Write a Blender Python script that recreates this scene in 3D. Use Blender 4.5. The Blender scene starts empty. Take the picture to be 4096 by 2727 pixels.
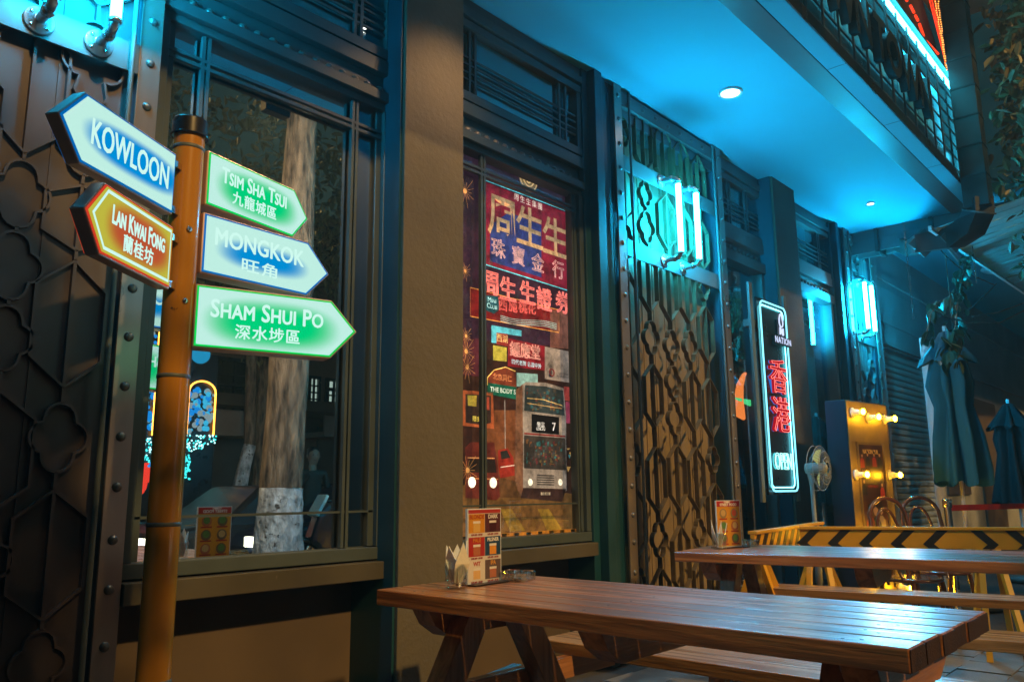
import bpy, math, random
from mathutils import Vector, Matrix
random.seed(7)
sc = bpy.context.scene
C = sc.collection
R = math.radians
# ------------------------------------------------------------------ camera
F_PX, YAW, PIT, ROL = 3241.16, 0.842432, 0.184736, -0.010026
EYE = Vector((0, 0, 1.1))
_f = Vector((math.sin(YAW) * math.cos(PIT), math.cos(YAW) * math.cos(PIT), math.sin(PIT)))
_r = Vector((math.cos(YAW), -math.sin(YAW), 0)); _u = _r.cross(_f)
CR = _r * math.cos(ROL) + _u * math.sin(ROL)
CU = -_r * math.sin(ROL) + _u * math.cos(ROL)
cam_d = bpy.data.cameras.new('camera'); cam = bpy.data.objects.new('camera', cam_d); C.objects.link(cam)
cam_d.sensor_width = 36; cam_d.lens = F_PX / 4096 * 36; cam_d.clip_end = 400; cam_d.clip_start = .05
cam.matrix_world = Matrix(((CR.x, CU.x, -_f.x, EYE.x), (CR.y, CU.y, -_f.y, EYE.y), (CR.z, CU.z, -_f.z, EYE.z), (0, 0, 0, 1)))
sc.camera = cam
# ------------------------------------------------------------------ world, street light from the road side, exposure
w = bpy.data.worlds.new('World'); sc.world = w; w.use_nodes = True
nt = w.node_tree; nt.nodes.clear()
sky = nt.nodes.new('ShaderNodeTexSky'); sky.sky_type = 'NISHITA'; sky.sun_disc = False
SUN_EL, SUN_AZ = R(35), R(187)          # azimuth of the direction the light comes from, clockwise from +y
sky.sun_elevation = R(2); sky.sun_rotation = SUN_AZ
bg = nt.nodes.new('ShaderNodeBackground'); bg.inputs['Strength'].default_value = .002
bg2 = nt.nodes.new('ShaderNodeBackground'); bg2.inputs['Color'].default_value = (.0, .42, .60, 1); bg2.inputs['Strength'].default_value = .026
ad = nt.nodes.new('ShaderNodeAddShader'); wo = nt.nodes.new('ShaderNodeOutputWorld')
nt.links.new(sky.outputs[0], bg.inputs[0]); nt.links.new(bg.outputs[0], ad.inputs[0]); nt.links.new(bg2.outputs[0], ad.inputs[1]); nt.links.new(ad.outputs[0], wo.inputs[0])
sl = bpy.data.lights.new('street_light_glow', 'SUN'); sl.energy = 1.9; sl.angle = R(1.6); sl.color = (1.0, .60, .20)
so = bpy.data.objects.new('street_light_glow', sl); C.objects.link(so)
sdir = Vector((math.sin(SUN_AZ) * math.cos(SUN_EL), math.cos(SUN_AZ) * math.cos(SUN_EL), math.sin(SUN_EL)))
so.rotation_euler = sdir.to_track_quat('Z', 'Y').to_euler(); so.location = sdir * 20
sc.view_settings.view_transform = 'Standard'; sc.view_settings.look = 'None'; sc.view_settings.gamma = 1
sc.view_settings.use_curve_mapping = False; sc.view_settings.exposure = .5
cy = sc.cycles
sc.render.engine = 'CYCLES'
cy.use_denoising = True; cy.max_bounces = 7; cy.diffuse_bounces = 3; cy.glossy_bounces = 4; cy.transmission_bounces = 6; cy.transparent_max_bounces = 8
cy.sample_clamp_indirect = 4; cy.caustics_reflective = False; cy.caustics_refractive = False

# ------------------------------------------------------------------ geometry helpers
def ray(px, py): return _f + CR * ((px - 2048) / F_PX) - CU * ((py - 1363.5) / F_PX)
def P(px, py, y):                       # the point of the plane y = const that the photograph shows there
    d = ray(px, py); return EYE + d * (y / d.y)
def PZ(px, py, z): d = ray(px, py); return EYE + d * ((z - 1.1) / d.z)
MIR = 3.30                              # plane of the shop glass
def PM(px, py, yr):                     # a point seen mirrored in the glass, standing at y = yr
    d = ray(px, py); p = EYE + d * ((2 * MIR - yr) / d.y); return Vector((p.x, yr, p.z))
def proj(p):
    v = Vector(p) - EYE; d = v.dot(_f); return 2048 + F_PX * v.dot(CR) / d, 1363.5 - F_PX * v.dot(CU) / d
def zat(x, y, py):
    lo, hi = -2, 7
    for _ in range(30):
        m = (lo + hi) / 2
        if proj((x, y, m))[1] > py: lo = m
        else: hi = m
    return lo

class MB:
    def __init__(s): s.v = []; s.f = []; s.sm = []
    def add(s, vs, fs, smooth=False):
        n = len(s.v); s.v += [tuple(q) for q in vs]; s.f += [tuple(i + n for i in f) for f in fs]; s.sm += [smooth] * len(fs); return s
    def box(s, x0, x1, y0, y1, z0, z1):
        if x0 > x1: x0, x1 = x1, x0
        if y0 > y1: y0, y1 = y1, y0
        if z0 > z1: z0, z1 = z1, z0
        return s.add([(x0,y0,z0),(x1,y0,z0),(x1,y1,z0),(x0,y1,z0),(x0,y0,z1),(x1,y0,z1),(x1,y1,z1),(x0,y1,z1)],
              [(0,3,2,1),(4,5,6,7),(0,1,5,4),(1,2,6,5),(2,3,7,6),(3,0,4,7)])
    def bar(s, a, b, w, h=None, up=(0,0,1)):
        a = Vector(a); b = Vector(b); h = h or w; d = (b - a).normalized(); up = Vector(up)
        if abs(d.dot(up)) > .99: up = Vector((1, 0, 0))
        sx = d.cross(up).normalized() * w / 2; sy = sx.normalized().cross(d).normalized() * h / 2
        vs = [p + i * sx + j * sy for p in (a, b) for i, j in ((-1,-1),(1,-1),(1,1),(-1,1))]
        return s.add(vs, [(0,1,2,3),(7,6,5,4),(0,4,5,1),(1,5,6,2),(2,6,7,3),(3,7,4,0)])
    def tube(s, pts, r, n=10, cap=True, closed=False):
        pts = [Vector(p) for p in pts]; m = len(pts); rr = r if isinstance(r, (list, tuple)) else [r] * m
        vs = []; prev = None
        for i, p in enumerate(pts):
            a = pts[(i - 1) % m] if (closed or i) else p; b = pts[(i + 1) % m] if (closed or i < m - 1) else p
            d = (b - a).normalized()
            if prev is None:
                t = Vector((0, 0, 1)) if abs(d.z) < .9 else Vector((1, 0, 0)); prev = d.cross(t).normalized()
            prev = (prev - d * prev.dot(d)).normalized(); q = d.cross(prev)
            vs += [p + (prev * math.cos(2*math.pi*k/n) + q * math.sin(2*math.pi*k/n)) * rr[i] for k in range(n)]
        fs = []
        for i in range(m if closed else m - 1):
            j = (i + 1) % m
            fs += [(i*n+k, i*n+(k+1)%n, j*n+(k+1)%n, j*n+k) for k in range(n)]
        s.add(vs, fs, True)
        if cap and not closed:
            s.add(vs[:n], [tuple(range(n))[::-1]]); s.add(vs[-n:], [tuple(range(n))])
        return s
    def lathe(s, prof, c=(0,0,0), n=16, ax='z'):
        vs = []
        for r, h in prof:
            for k in range(n):
                a = 2*math.pi*k/n; x, y = r*math.cos(a), r*math.sin(a)
                vs.append((c[0]+x, c[1]+y, c[2]+h) if ax == 'z' else (c[0]+x, c[1]-h, c[2]+y) if ax == 'y' else (c[0]+h, c[1]+x, c[2]+y))
        fs = [(i*n+k, i*n+(k+1)%n, (i+1)*n+(k+1)%n, (i+1)*n+k) for i in range(len(prof)-1) for k in range(n)]
        return s.add(vs, fs, True)
    def sphere(s, c, r, n=10, sz=1): return s.lathe([(r*math.sin(math.pi*i/(n//2+2)) + 1e-5, -r*sz*math.cos(math.pi*i/(n//2+2))) for i in range(n//2+3)], c, n)
    def prism(s, poly, y0, y1, f=None):  # poly in (x,z), extruded along y; f maps a point
        n = len(poly); vs = [(x, y0, z) for x, z in poly] + [(x, y1, z) for x, z in poly]
        if f: vs = [f(v) for v in vs]
        return s.add(vs, [tuple(range(n)), tuple(range(2*n-1, n-1, -1))] + [(i, i+n, (i+1)%n+n, (i+1)%n) for i in range(n)])
    def sweep(s, pts, t, y0, y1, closed=False):   # flat strip standing on edge, path in (x,z)
        m = len(pts); L = []; Rr = []
        for i in range(m):
            a = pts[(i-1) % m] if (closed or i) else pts[i]; b = pts[(i+1) % m] if (closed or i < m-1) else pts[i]
            dx, dz = b[0]-a[0], b[1]-a[1]; l = math.hypot(dx, dz) or 1; nx, nz = -dz/l*t/2, dx/l*t/2
            L.append((pts[i][0]+nx, pts[i][1]+nz)); Rr.append((pts[i][0]-nx, pts[i][1]-nz))
        vs = [(x, y0, z) for x, z in L] + [(x, y0, z) for x, z in Rr] + [(x, y1, z) for x, z in Rr] + [(x, y1, z) for x, z in L]
        fs = []
        for i in range(m if closed else m-1):
            j = (i+1) % m
            for a, b in ((0, 1), (1, 2), (2, 3), (3, 0)): fs.append((a*m+i, b*m+i, b*m+j, a*m+j))
        if not closed: fs += [(0, 3*m, 2*m, m), (m-1, 2*m-1, 3*m-1, 4*m-1)]
        return s.add(vs, fs)
    def mesh(s, name, m):
        me = bpy.data.meshes.new(name); me.from_pydata(s.v, [], s.f)
        if any(s.sm): me.polygons.foreach_set('use_smooth', s.sm)
        if m: me.materials.append(m)
        me.update(); return me
    def build(s, name, m, parent=None, loc=None, rot=None, bevel=0):
        o = bpy.data.objects.new(name, s.mesh(name, m)); C.objects.link(o)
        if parent: o.parent = parent
        if loc is not None: o.location = loc
        if rot is not None: o.rotation_euler = rot
        if bevel:
            b = o.modifiers.new('bevel', 'BEVEL'); b.width = bevel; b.segments = 2; b.limit_method = 'ANGLE'
        return o

def tag(o, label=None, cat=None, group=None, kind=None):
    if label: o['label'] = label
    if cat: o['category'] = cat
    if group: o['group'] = group
    if kind: o['kind'] = kind
    return o
def thing(name, label, cat, loc=(0,0,0), rz=0, group=None):
    o = bpy.data.objects.new(name, None); C.objects.link(o); o.location = loc; o.rotation_euler = (0, 0, rz); o.empty_display_size = .1
    return tag(o, label, cat, group)
def dup(o, parent=None, **kw):
    c = o.copy(); C.objects.link(c); c.parent = parent
    for k, v in kw.items(): setattr(c, k, v)
    for ch in list(o.children): dup(ch, c)
    return c
def inst(me, name, parent, loc, rot=None, scale=None):
    o = bpy.data.objects.new(name, me); C.objects.link(o); o.parent = parent; o.location = loc
    if rot is not None: o.rotation_euler = rot
    if scale is not None: o.scale = scale
    return o

# ------------------------------------------------------------------ materials
def mat(name, col, rough=.5, metal=0, var=.25, scale=6, bump=.1, coat=0, stretch=(1,1,1), spec=.5, col2=None, bscale=None, rvar=.12, sheen=0):
    m = bpy.data.materials.new(name); m.use_nodes = True; n = m.node_tree; b = n.nodes['Principled BSDF']
    tc = n.nodes.new('ShaderNodeTexCoord'); mp = n.nodes.new('ShaderNodeMapping'); mp.inputs['Scale'].default_value = stretch
    n.links.new(tc.outputs['Object'], mp.inputs[0])
    no = n.nodes.new('ShaderNodeTexNoise'); no.inputs['Scale'].default_value = scale; no.inputs['Detail'].default_value = 6
    n.links.new(mp.outputs[0], no.inputs['Vector'])
    rp = n.nodes.new('ShaderNodeValToRGB'); rp.color_ramp.elements[0].position = .3; rp.color_ramp.elements[1].position = .72
    c2 = col2 or tuple(min(1, c*(1+var)) for c in col); c1 = tuple(c*(1-var) for c in col)
    rp.color_ramp.elements[0].color = (*c1, 1); rp.color_ramp.elements[1].color = (*c2, 1)
    n.links.new(no.outputs[0], rp.inputs[0]); n.links.new(rp.outputs[0], b.inputs['Base Color'])
    mr = n.nodes.new('ShaderNodeMapRange'); mr.inputs[3].default_value = max(.02, rough-rvar); mr.inputs[4].default_value = min(1, rough+rvar)
    n.links.new(no.outputs[0], mr.inputs[0]); n.links.new(mr.outputs[0], b.inputs['Roughness'])
    b.inputs['Metallic'].default_value = metal; b.inputs['Specular IOR Level'].default_value = spec
    b.inputs['Coat Weight'].default_value = coat; b.inputs['Coat Roughness'].default_value = .29 if coat in (.95, .8) else .12; b.inputs['Coat IOR'].default_value = 2.1 if coat == .95 else 1.5
    if bump:
        n2 = n.nodes.new('ShaderNodeTexNoise'); n2.inputs['Scale'].default_value = bscale or scale*6; n2.inputs['Detail'].default_value = 5
        n.links.new(mp.outputs[0], n2.inputs['Vector'])
        bp = n.nodes.new('ShaderNodeBump'); bp.inputs['Strength'].default_value = bump; bp.inputs['Distance'].default_value = .01
        n.links.new(n2.outputs[0], bp.inputs['Height']); n.links.new(bp.outputs[0], b.inputs['Normal'])
    return m
def chips(m, scale, thr, col):
    n = m.node_tree; b = n.nodes['Principled BSDF']; src = b.inputs['Base Color'].links[0].from_socket
    tc = [x for x in n.nodes if x.type == 'TEX_COORD'][0]; nz = n.nodes.new('ShaderNodeTexNoise'); nz.inputs['Scale'].default_value = scale; nz.inputs['Detail'].default_value = 8; nz.inputs['Roughness'].default_value = .65
    n.links.new(tc.outputs['Object'], nz.inputs['Vector']); mr = n.nodes.new('ShaderNodeMapRange'); mr.inputs[1].default_value = thr; mr.inputs[2].default_value = thr+.02; n.links.new(nz.outputs[0], mr.inputs[0])
    mx = n.nodes.new('ShaderNodeMix'); mx.data_type = 'RGBA'; n.links.new(mr.outputs[0], mx.inputs[0]); n.links.new(src, mx.inputs[6]); mx.inputs[7].default_value = (*col, 1); n.links.new(mx.outputs[2], b.inputs['Base Color'])
def em(name, col, s):
    m = bpy.data.materials.new(name); m.use_nodes = True; n = m.node_tree; n.nodes.clear()
    e = n.nodes.new('ShaderNodeEmission'); e.inputs[0].default_value = (*col, 1); e.inputs[1].default_value = s
    o = n.nodes.new('ShaderNodeOutputMaterial'); n.links.new(e.outputs[0], o.inputs[0]); return m
def lit(name, col, s, rough=.35):        # print pigment with a faint glow added
    m = bpy.data.materials.new(name); m.use_nodes = True; b = m.node_tree.nodes['Principled BSDF']
    b.inputs['Base Color'].default_value = (*col, 1); b.inputs['Roughness'].default_value = rough
    b.inputs['Emission Color'].default_value = (*col, 1); b.inputs['Emission Strength'].default_value = s; return m
def glass(name, refl, tint=(1,1,1), dust=0):     # thin pane: see-through plus a mirror share
    m = bpy.data.materials.new(name); m.use_nodes = True; n = m.node_tree; n.nodes.clear()
    t = n.nodes.new('ShaderNodeBsdfTransparent'); t.inputs[0].default_value = (*tint, 1)
    g = n.nodes.new('ShaderNodeBsdfGlossy'); g.inputs['Roughness'].default_value = .0; g.inputs[0].default_value = (.95, 1, 1, 1)
    lw = n.nodes.new('ShaderNodeLayerWeight'); lw.inputs[0].default_value = .5
    pw = n.nodes.new('ShaderNodeMath'); pw.operation = 'POWER'; pw.inputs[1].default_value = 4.0; n.links.new(lw.outputs['Facing'], pw.inputs[0])
    ma = n.nodes.new('ShaderNodeMath'); ma.operation = 'MULTIPLY_ADD'; ma.inputs[1].default_value = .6; ma.inputs[2].default_value = refl + .03; ma.use_clamp = True
    n.links.new(pw.outputs[0], ma.inputs[0])
    mx = n.nodes.new('ShaderNodeMixShader'); n.links.new(ma.outputs[0], mx.inputs[0]); n.links.new(t.outputs[0], mx.inputs[1]); n.links.new(g.outputs[0], mx.inputs[2])
    o = n.nodes.new('ShaderNodeOutputMaterial'); n.links.new(mx.outputs[0], o.inputs[0]); return m
def clear_glass(name):
    m = bpy.data.materials.new(name); m.use_nodes = True; b = m.node_tree.nodes['Principled BSDF']
    b.inputs['Transmission Weight'].default_value = 1; b.inputs['Roughness'].default_value = .02; b.inputs['IOR'].default_value = 1.48; b.inputs['Base Color'].default_value = (.97, 1, 1, 1); return m
def wood(name, c1, c2, rough=.3, coat=.5, axis=1):
    st = [9, 9, 9]; st[axis] = .55
    m = mat(name, c1, rough, 0, scale=2.6, bump=.35, coat=coat, stretch=tuple(st), col2=c2, bscale=9, rvar=.14)
    n = m.node_tree; rp = [x for x in n.nodes if x.type == 'VALTORGB'][0]; rp.color_ramp.elements.new(.5).color = (*[(a*1.3+b)/2.4 for a, b in zip(c1, c2)], 1)
    nz = [x for x in n.nodes if x.type == 'TEX_NOISE'][0]; nz.inputs['Distortion'].default_value = .8
    return m

M_METAL = mat('dark painted steel', (.056, .075, .078), .42, 0, .18, 3, .05, spec=.5)
M_TEAL = mat('deep teal column paint', (.008, .052, .072), .42, 0, .2, 3, .05)
M_SILL = mat('chipped sill paint', (.075, .066, .045), .5, 0, .25, 2, .1)
M_METAL2 = mat('dark worn steel sheet', (.10, .12, .115), .48, 0, .25, 2, .05)
M_LATT = mat('dark bronze lattice', (.14, .105, .055), .4, .2, .3, 8, .05)
chips(M_SILL, 5, .655, (.25, .24, .20)); chips(M_METAL2, 6, .70, (.22, .15, .09)); chips(M_METAL, 7, .71, (.20, .18, .14))
M_SHEET = mat('bronze painted back sheet', (.27, .20, .12), .42, .1, .25, 1.5, .06)
M_DOOR = mat('charcoal door plate', (.10, .075, .075), .5, .0, .2, 1.6, .06)
M_STRAP = mat('bare riveted steel strap', (.30, .25, .22), .3, .65, .25, 5, .05, stretch=(1, 1, .3))
M_RIVET = mat('rivet steel', (.16, .15, .14), .3, .5, .1, 10, 0)
M_PILLAR = mat('olive plaster', (.105, .090, .062), .82, 0, .3, 1.1, .4, bscale=35)
M_LOWWALL = mat('dark lower wall paint', (.10, .07, .045), .7, 0, .2, 2, .12)
M_WALLN = mat('neighbour plaster', (.34, .34, .33), .85, 0, .2, 1.2, .25, bscale=30)
M_CEIL = mat('cyan light tinted soffit', (.07, .42, .53), .75, 0, .10, .7, .05)  # cyan neon light is mixed into this base colour
M_PIPE = mat('galvanised pipe', (.45, .45, .45), .3, .75, .15, 12, .12)
M_POLE = mat('orange pole enamel', (.55, .24, .02), .22, 0, .12, 2, .02, coat=.7, stretch=(1, 1, .15))
M_BLACK = mat('black enamel', (.012, .012, .014), .3, 0, .2, 5, .03)
M_DARK = mat('dark shop interior', (.012, .011, .010), .8, 0, .4, 2, 0)
M_CASE = mat('sign case aluminium', (.62, .44, .40), .35, .4, .1, 6, .03)
M_CASEG = mat('dark sign case edge', (.03, .035, .03), .4, .3, .1, 6, .03)
M_WOOD = wood('varnished table timber', (.30, .095, .022), (.70, .27, .065), .26, .95)
M_WOODX = wood('varnished cross timber', (.20, .08, .028), (.48, .21, .08), .35, .3, axis=0)
M_WOODZ = wood('varnished leg timber', (.20, .08, .028), (.48, .21, .08), .38, .25, axis=2)
M_ENDG = mat('dark plank end', (.035, .014, .007), .6, 0, .4, 30, .3)  # darker tone for the plank ends
M_BENCH = wood('pale bench timber', (.34, .17, .06), (.60, .34, .13), .28, .8)
M_YEL = mat('yellow barrier paint', (.70, .36, .02), .4, 0, .12, 5, .05)
M_CHEV = mat('black barrier paint', (.02, .018, .015), .4, 0, .2, 5, 0)
M_BENT = mat('dark bentwood', (.17, .055, .02), .18, 0, .3, 7, .03, coat=.7)
M_DUCT = mat('galvanised duct', (.045, .05, .048), .38, .4, .3, 4, .12)
M_UMB = mat('teal umbrella cloth', (.012, .12, .16), .8, 0, .12, 3, .12, bscale=60)
M_UMB2 = mat('dark umbrella cloth', (.002, .009, .011), .85, 0, .12, 3, .12, bscale=60)
M_WHITE = mat('white enamel', (.75, .77, .78), .35, 0, .05, 4, .02)
M_SHUT = mat('shutter slat steel', (.42, .44, .40), .45, .3, .12, 4, .05)
M_BARK = mat('tree bark', (.035, .025, .018), .9, 0, scale=7, bump=1.0, stretch=(2.2, 2.2, .5), col2=(.36, .26, .17), bscale=14)
M_BARK.node_tree.nodes['Bump'].inputs['Distance'].default_value = .05
M_LIME = mat('lime washed bark', (.30, .32, .32), .85, 0, scale=9, bump=1.0, stretch=(1.5, 1.5, .9), col2=(.85, .88, .88), bscale=16)
chips(M_LIME, 14, .60, (.10, .08, .06))
M_LIME.node_tree.nodes['Bump'].inputs['Distance'].default_value = .04
M_LEAF = mat('tree leaf', (.03, .045, .018), .5, 0, scale=2.2, bump=0, col2=(.38, .31, .14))
M_LEAF2 = mat('vine leaf', (.04, .09, .05), .4, 0, .5, 5, .1)
M_ASPH = mat('asphalt', (.05, .05, .052), .55, 0, .3, 3, .5, bscale=90)
M_TILE = mat('paving stone', (.20, .19, .17), .45, 0, .35, 4, .3, bscale=50)
M_GROUT = mat('paving joint', (.05, .048, .045), .9, 0, .2, 8, .2)
M_RED = mat('red paint', (.55, .03, .02), .35, 0, .1, 5, .02, coat=.3)
M_CHROME = mat('polished steel', (.75, .74, .70), .12, 1, .05, 5, 0)
M_PAPER = mat('white paper', (.80, .82, .80), .7, 0, .04, 20, .15, bscale=50)
M_TIN = mat('led light tinted tin', (.06, .30, .36), .4, .2, .3, 4, .1)  # grey tin given the teal of the led light
M_BLUE = mat('blue paint', (.02, .16, .35), .5, 0, .3, 6, .1)
M_BRICK = mat('old facade render', (.24, .15, .10), .85, 0, .25, 1.1, .2)
M_CONC = mat('upper slab render', (.42, .33, .26), .85, 0, .2, 1, .15)
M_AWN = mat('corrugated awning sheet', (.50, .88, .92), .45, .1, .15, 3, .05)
M_ROPE = mat('rusty chain', (.10, .09, .08), .5, .6, .2, 9, 0)
G_MIR = glass('reflective window glass', .62)
G_WIN = glass('shop window glass', .07)
G_DOOR = glass('tinted door glass', .16)
G_CLR = glass('table glass', .10, (.93, .97, .97)); G_CUT = glass('cut table glass', .34, (.85, .92, .92))
CYAN = em('cyan neon tube', (.0062, .56, 1.0), 155)
CYAN_S = em('cyan neon line', (.16, .85, 1.0), 5)
LEDC = em('cyan led strip', (.05, .70, 1.0), 20); RIM_GLOW = em('cyan led glow on rim', (.0, .55, .9), 1.6)
RED_L = em('red rope light', (1.0, .04, .01), 1.3)
AMB = em('amber led', (1.0, .35, .04), 5)
WARM = em('warm bulb', (1.0, .46, .010), 100)
DOWN = em('downlight lens', (1.0, .93, .85), 9)
W_EM = em('lit sign white', (.44, .68, .61), 1.0)

# ------------------------------------------------------------------ lettering
def text(s, size, m, parent, name, M, bevel=0, ext=.0008, align='CENTER', sx=1, off=0, space=1, bold=0):
    cu = bpy.data.curves.new(name, 'FONT'); cu.body = s; cu.size = size; cu.small_caps_scale = .80; cu.align_x = align; cu.align_y = 'CENTER'
    cu.resolution_u = 3; cu.offset = off; cu.space_character = space
    for i_, c_ in enumerate(s):
        if c_.islower(): cu.body_format[i_].use_small_caps = True
    if bevel: cu.fill_mode = 'NONE'; cu.bevel_depth = bevel; cu.bevel_resolution = 1
    else: cu.extrude = ext
    o = bpy.data.objects.new(name, cu); C.objects.link(o); bpy.context.view_layer.update()
    me = bpy.data.meshes.new_from_object(o.evaluated_get(bpy.context.evaluated_depsgraph_get()))
    bpy.data.objects.remove(o); bpy.data.curves.remove(cu)
    if bold:
        vs = [v.co.copy() for v in me.vertices]; fs = [tuple(p_.vertices) for p_ in me.polygons]; b = MB()
        for k, (dx, dy) in enumerate(((0, 0), (1, 0), (-1, 0), (0, 1), (0, -1), (.7, .7), (-.7, .7), (.7, -.7), (-.7, -.7))): b.add([(v.x+dx*bold/sx, v.y+dy*bold, v.z+k*.00004) for v in vs], fs)
        me = b.mesh(name, m)
    me.materials.clear(); me.materials.append(m); me.name = name
    o = bpy.data.objects.new(name, me); C.objects.link(o)
    if parent: o.parent = parent
    o.matrix_local = M @ Matrix.Diagonal((sx, 1, 1, 1)); return o
def FM(p, ang=0, tilt=0):                  # frame on a wall facing -y (ang turns it about z)
    return Matrix.Translation(p) @ Matrix.Rotation(ang, 4, 'Z') @ Matrix.Rotation(math.pi/2, 4, 'X') @ Matrix.Rotation(tilt, 4, 'Z')

# ================================================================== SETTING
CEIL = 4.13
pav = tag(MB().box(-6, 24, -2.2, 3.9, -.3, -.02).build('pavement', M_GROUT), kind='structure', label='dark paved terrace under the tables')
tm = [MB().box(-.147, .147, -.147, .147, -.03, 0).mesh('paving_tile', M_TILE) for _ in range(1)][0]
for i in range(20):
    for j in range(13):
        inst(tm, 'paving_tile', pav, (1.6 + i*.3 + (.15 if j % 2 else 0), -.75 + j*.3, random.uniform(-.004, .003)), (random.uniform(-.006, .006), random.uniform(-.006, .006), 0))
tag(MB().box(-60, 80, -60, -2.2, -.4, -.15).build('road', M_ASPH), kind='structure')
tag(MB().box(-60, 80, -2.2, -2.05, -.3, 0).build('kerb', M_WALLN), kind='structure')

# ---- the bar building
bar = thing('bar_building', 'dark riveted steel bar front with windows, pillars and a deep lit soffit', 'building')
def strapz(x0, x1, y, zs, name='riveted_post', z0=0, z1=CEIL, th=.012, m=M_STRAP, sxr=1):
    s = MB().box(x0, x1, y, y+th, z0, z1).build(name, m, bar, bevel=.002)
    for z in zs: inst(RIV, 'rivet', s, ((x0+x1)/2, y-.0005, z))
    return s
RIV = MB().lathe([(.019*math.cos(a), .019*math.sin(a)*.75) for a in [i*math.pi/10 for i in range(6)]], n=12, ax='y').mesh('rivet', M_RIVET)
RIVB = MB().lathe([(.023*math.cos(a), .024*math.sin(a)) for a in [i*math.pi/10 for i in range(6)]], n=12, ax='y').mesh('rivet', M_RIVET)

def window(x0, x1, divs, nriv, rx0, rstep, glassm, interior=True, tr_lat=(), mun_hi=None, mun_lo=None, lower=True):
    wf = MB()
    Y = 3.24
    # sill zone
    wf.box(x0, x1, Y, Y+.12, .786, .844)                      # lower frame
    wf.box(x0, x1, Y-.02, Y+.10, 3.19, 3.245)                 # face C
    wf.box(x0, x1, Y+.01, Y+.10, 3.15, 3.188)                 # lip
    wf.box(x0, x1, Y+.03, Y+.10, 3.247, 3.350)                # rivet groove
    wf.box(x0, x1, Y-.012, Y+.10, 3.352, 3.433)               # face B
    wf.box(x0, x1, Y+.004, Y+.10, 3.435, 3.446)
    wf.box(x0, x1, Y-.006, Y+.06, 3.448, 3.506)               # face A
    wf.box(x0, x1, Y-.006, Y+.06, 3.93, 3.985); wf.box(x0, x1, Y-.02, Y+.10, 4.0, 4.055); wf.box(x0, x1, Y+.0, Y+.10, 4.06, CEIL)
    for xx in (x0, x1-.045):                                   # jambs
        wf.box(xx, xx+.045, Y+.003, Y+.10, .846, 3.148); wf.box(xx, xx+.045, Y-.002, Y+.06, 3.508, 3.928)
        wf.box(xx+(.045 if xx == x0 else -.035), xx+(.08 if xx == x0 else 0), Y+.03, Y+.10, .848, 3.146)
    o = wf.build('window_frame', M_METAL, bar, bevel=.003)
    g = MB().box(x0+.03, x1-.03, MIR, MIR+.004, .83, 3.16).build('window_pane', glassm, bar)
    MB().box(x0+.02, x1-.02, 3.278, 3.281, 3.50, 3.935).build('transom_pane', G_DOOR, bar)
    for k in range(nriv): inst(RIVB, 'rivet', o, (rx0 + k*rstep, 3.268, 3.268))
    for k, x in enumerate(divs):
        for d in (-.013, .013): MB().box(x+d-.008, x+d+.008, 3.262, 3.285, .848, 3.146).build('glazing_bar', M_METAL, o)
    if mun_hi:
        for d in (-.016, .016): MB().box(x0+.05, x1-.05, 3.2625, 3.284, mun_hi+d-.008, mun_hi+d+.008).build('glazing_bar', M_METAL, o)
    if mun_lo: MB().box(x0+.05, x1-.05, 3.27, 3.283, mun_lo-.005, mun_lo+.005).build('glazing_bar', M_METAL, o)
    for x in tr_lat: MB().box(x-.009, x+.009, 3.25, 3.270, 3.508, 3.928).build('glazing_bar', M_METAL, o)
    for z in (3.60, 3.645, 3.70, 3.745) if tr_lat else (): MB().box(x0+.045, x1-.045, 3.254, 3.266, z-.006, z+.006).build('glazing_bar', M_METAL, o)
    if lower:
        MB().box(x0, x1, 3.19, 3.42, .695, .778).build('window_sill', M_SILL, bar, bevel=.004)
        lw = MB().box(x0, x1, 3.44, 3.6, 0, .694).build('lower_wall', M_LOWWALL, bar)
    return o
XB0, XB1 = 1.377, 2.66
wb = window(XB0, XB1, (1.60, 2.435), 14, 1.52, .0822, G_MIR, tr_lat=(1.60, 1.64, 2.41, 2.45), mun_hi=P(1530, 548, 3.27).z, mun_lo=P(1400, 2046, 3.27).z)
XD0, XD1 = 3.09, 4.40
wd = window(XD0, XD1, (P(1932, 1300, 3.27).x, P(2300, 1300, 3.27).x), 14, 3.19, .0837, G_WIN, tr_lat=(3.28, 3.33, 4.17, 4.24), mun_hi=P(1900, 678, 3.27).z, mun_lo=P(2000, 2020, 3.27).z)
# jamb columns right of window D and matching ones elsewhere
def stepcol(xs, flip=False):
    b = MB(); ys = (3.225, 3.16, 3.195, 3.215)
    for i in range(len(xs)-1): b.box(xs[i]+.001, xs[i+1]-.001, ys[i % 4], 3.5, 0, CEIL)
    return b.build('jamb_column', M_TEAL, bar, bevel=.004)
stepcol((4.40, 4.47, 4.56, 4.66, 4.73))
stepcol((9.10, 9.16, 9.24, 9.34, 9.43))
# pillars
for x0, x1 in ((2.637, 3.075), (7.335, 7.86)):
    MB().box(x0, x1, 3.10, 3.6, 0, CEIL-.001).build('pillar', M_PILLAR, bar, bevel=.004)
    MB().box(x0-.016, x0-.002, 3.12, 3.5, 0, CEIL-.003).build('pillar_flashing', M_TEAL, bar)
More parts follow.
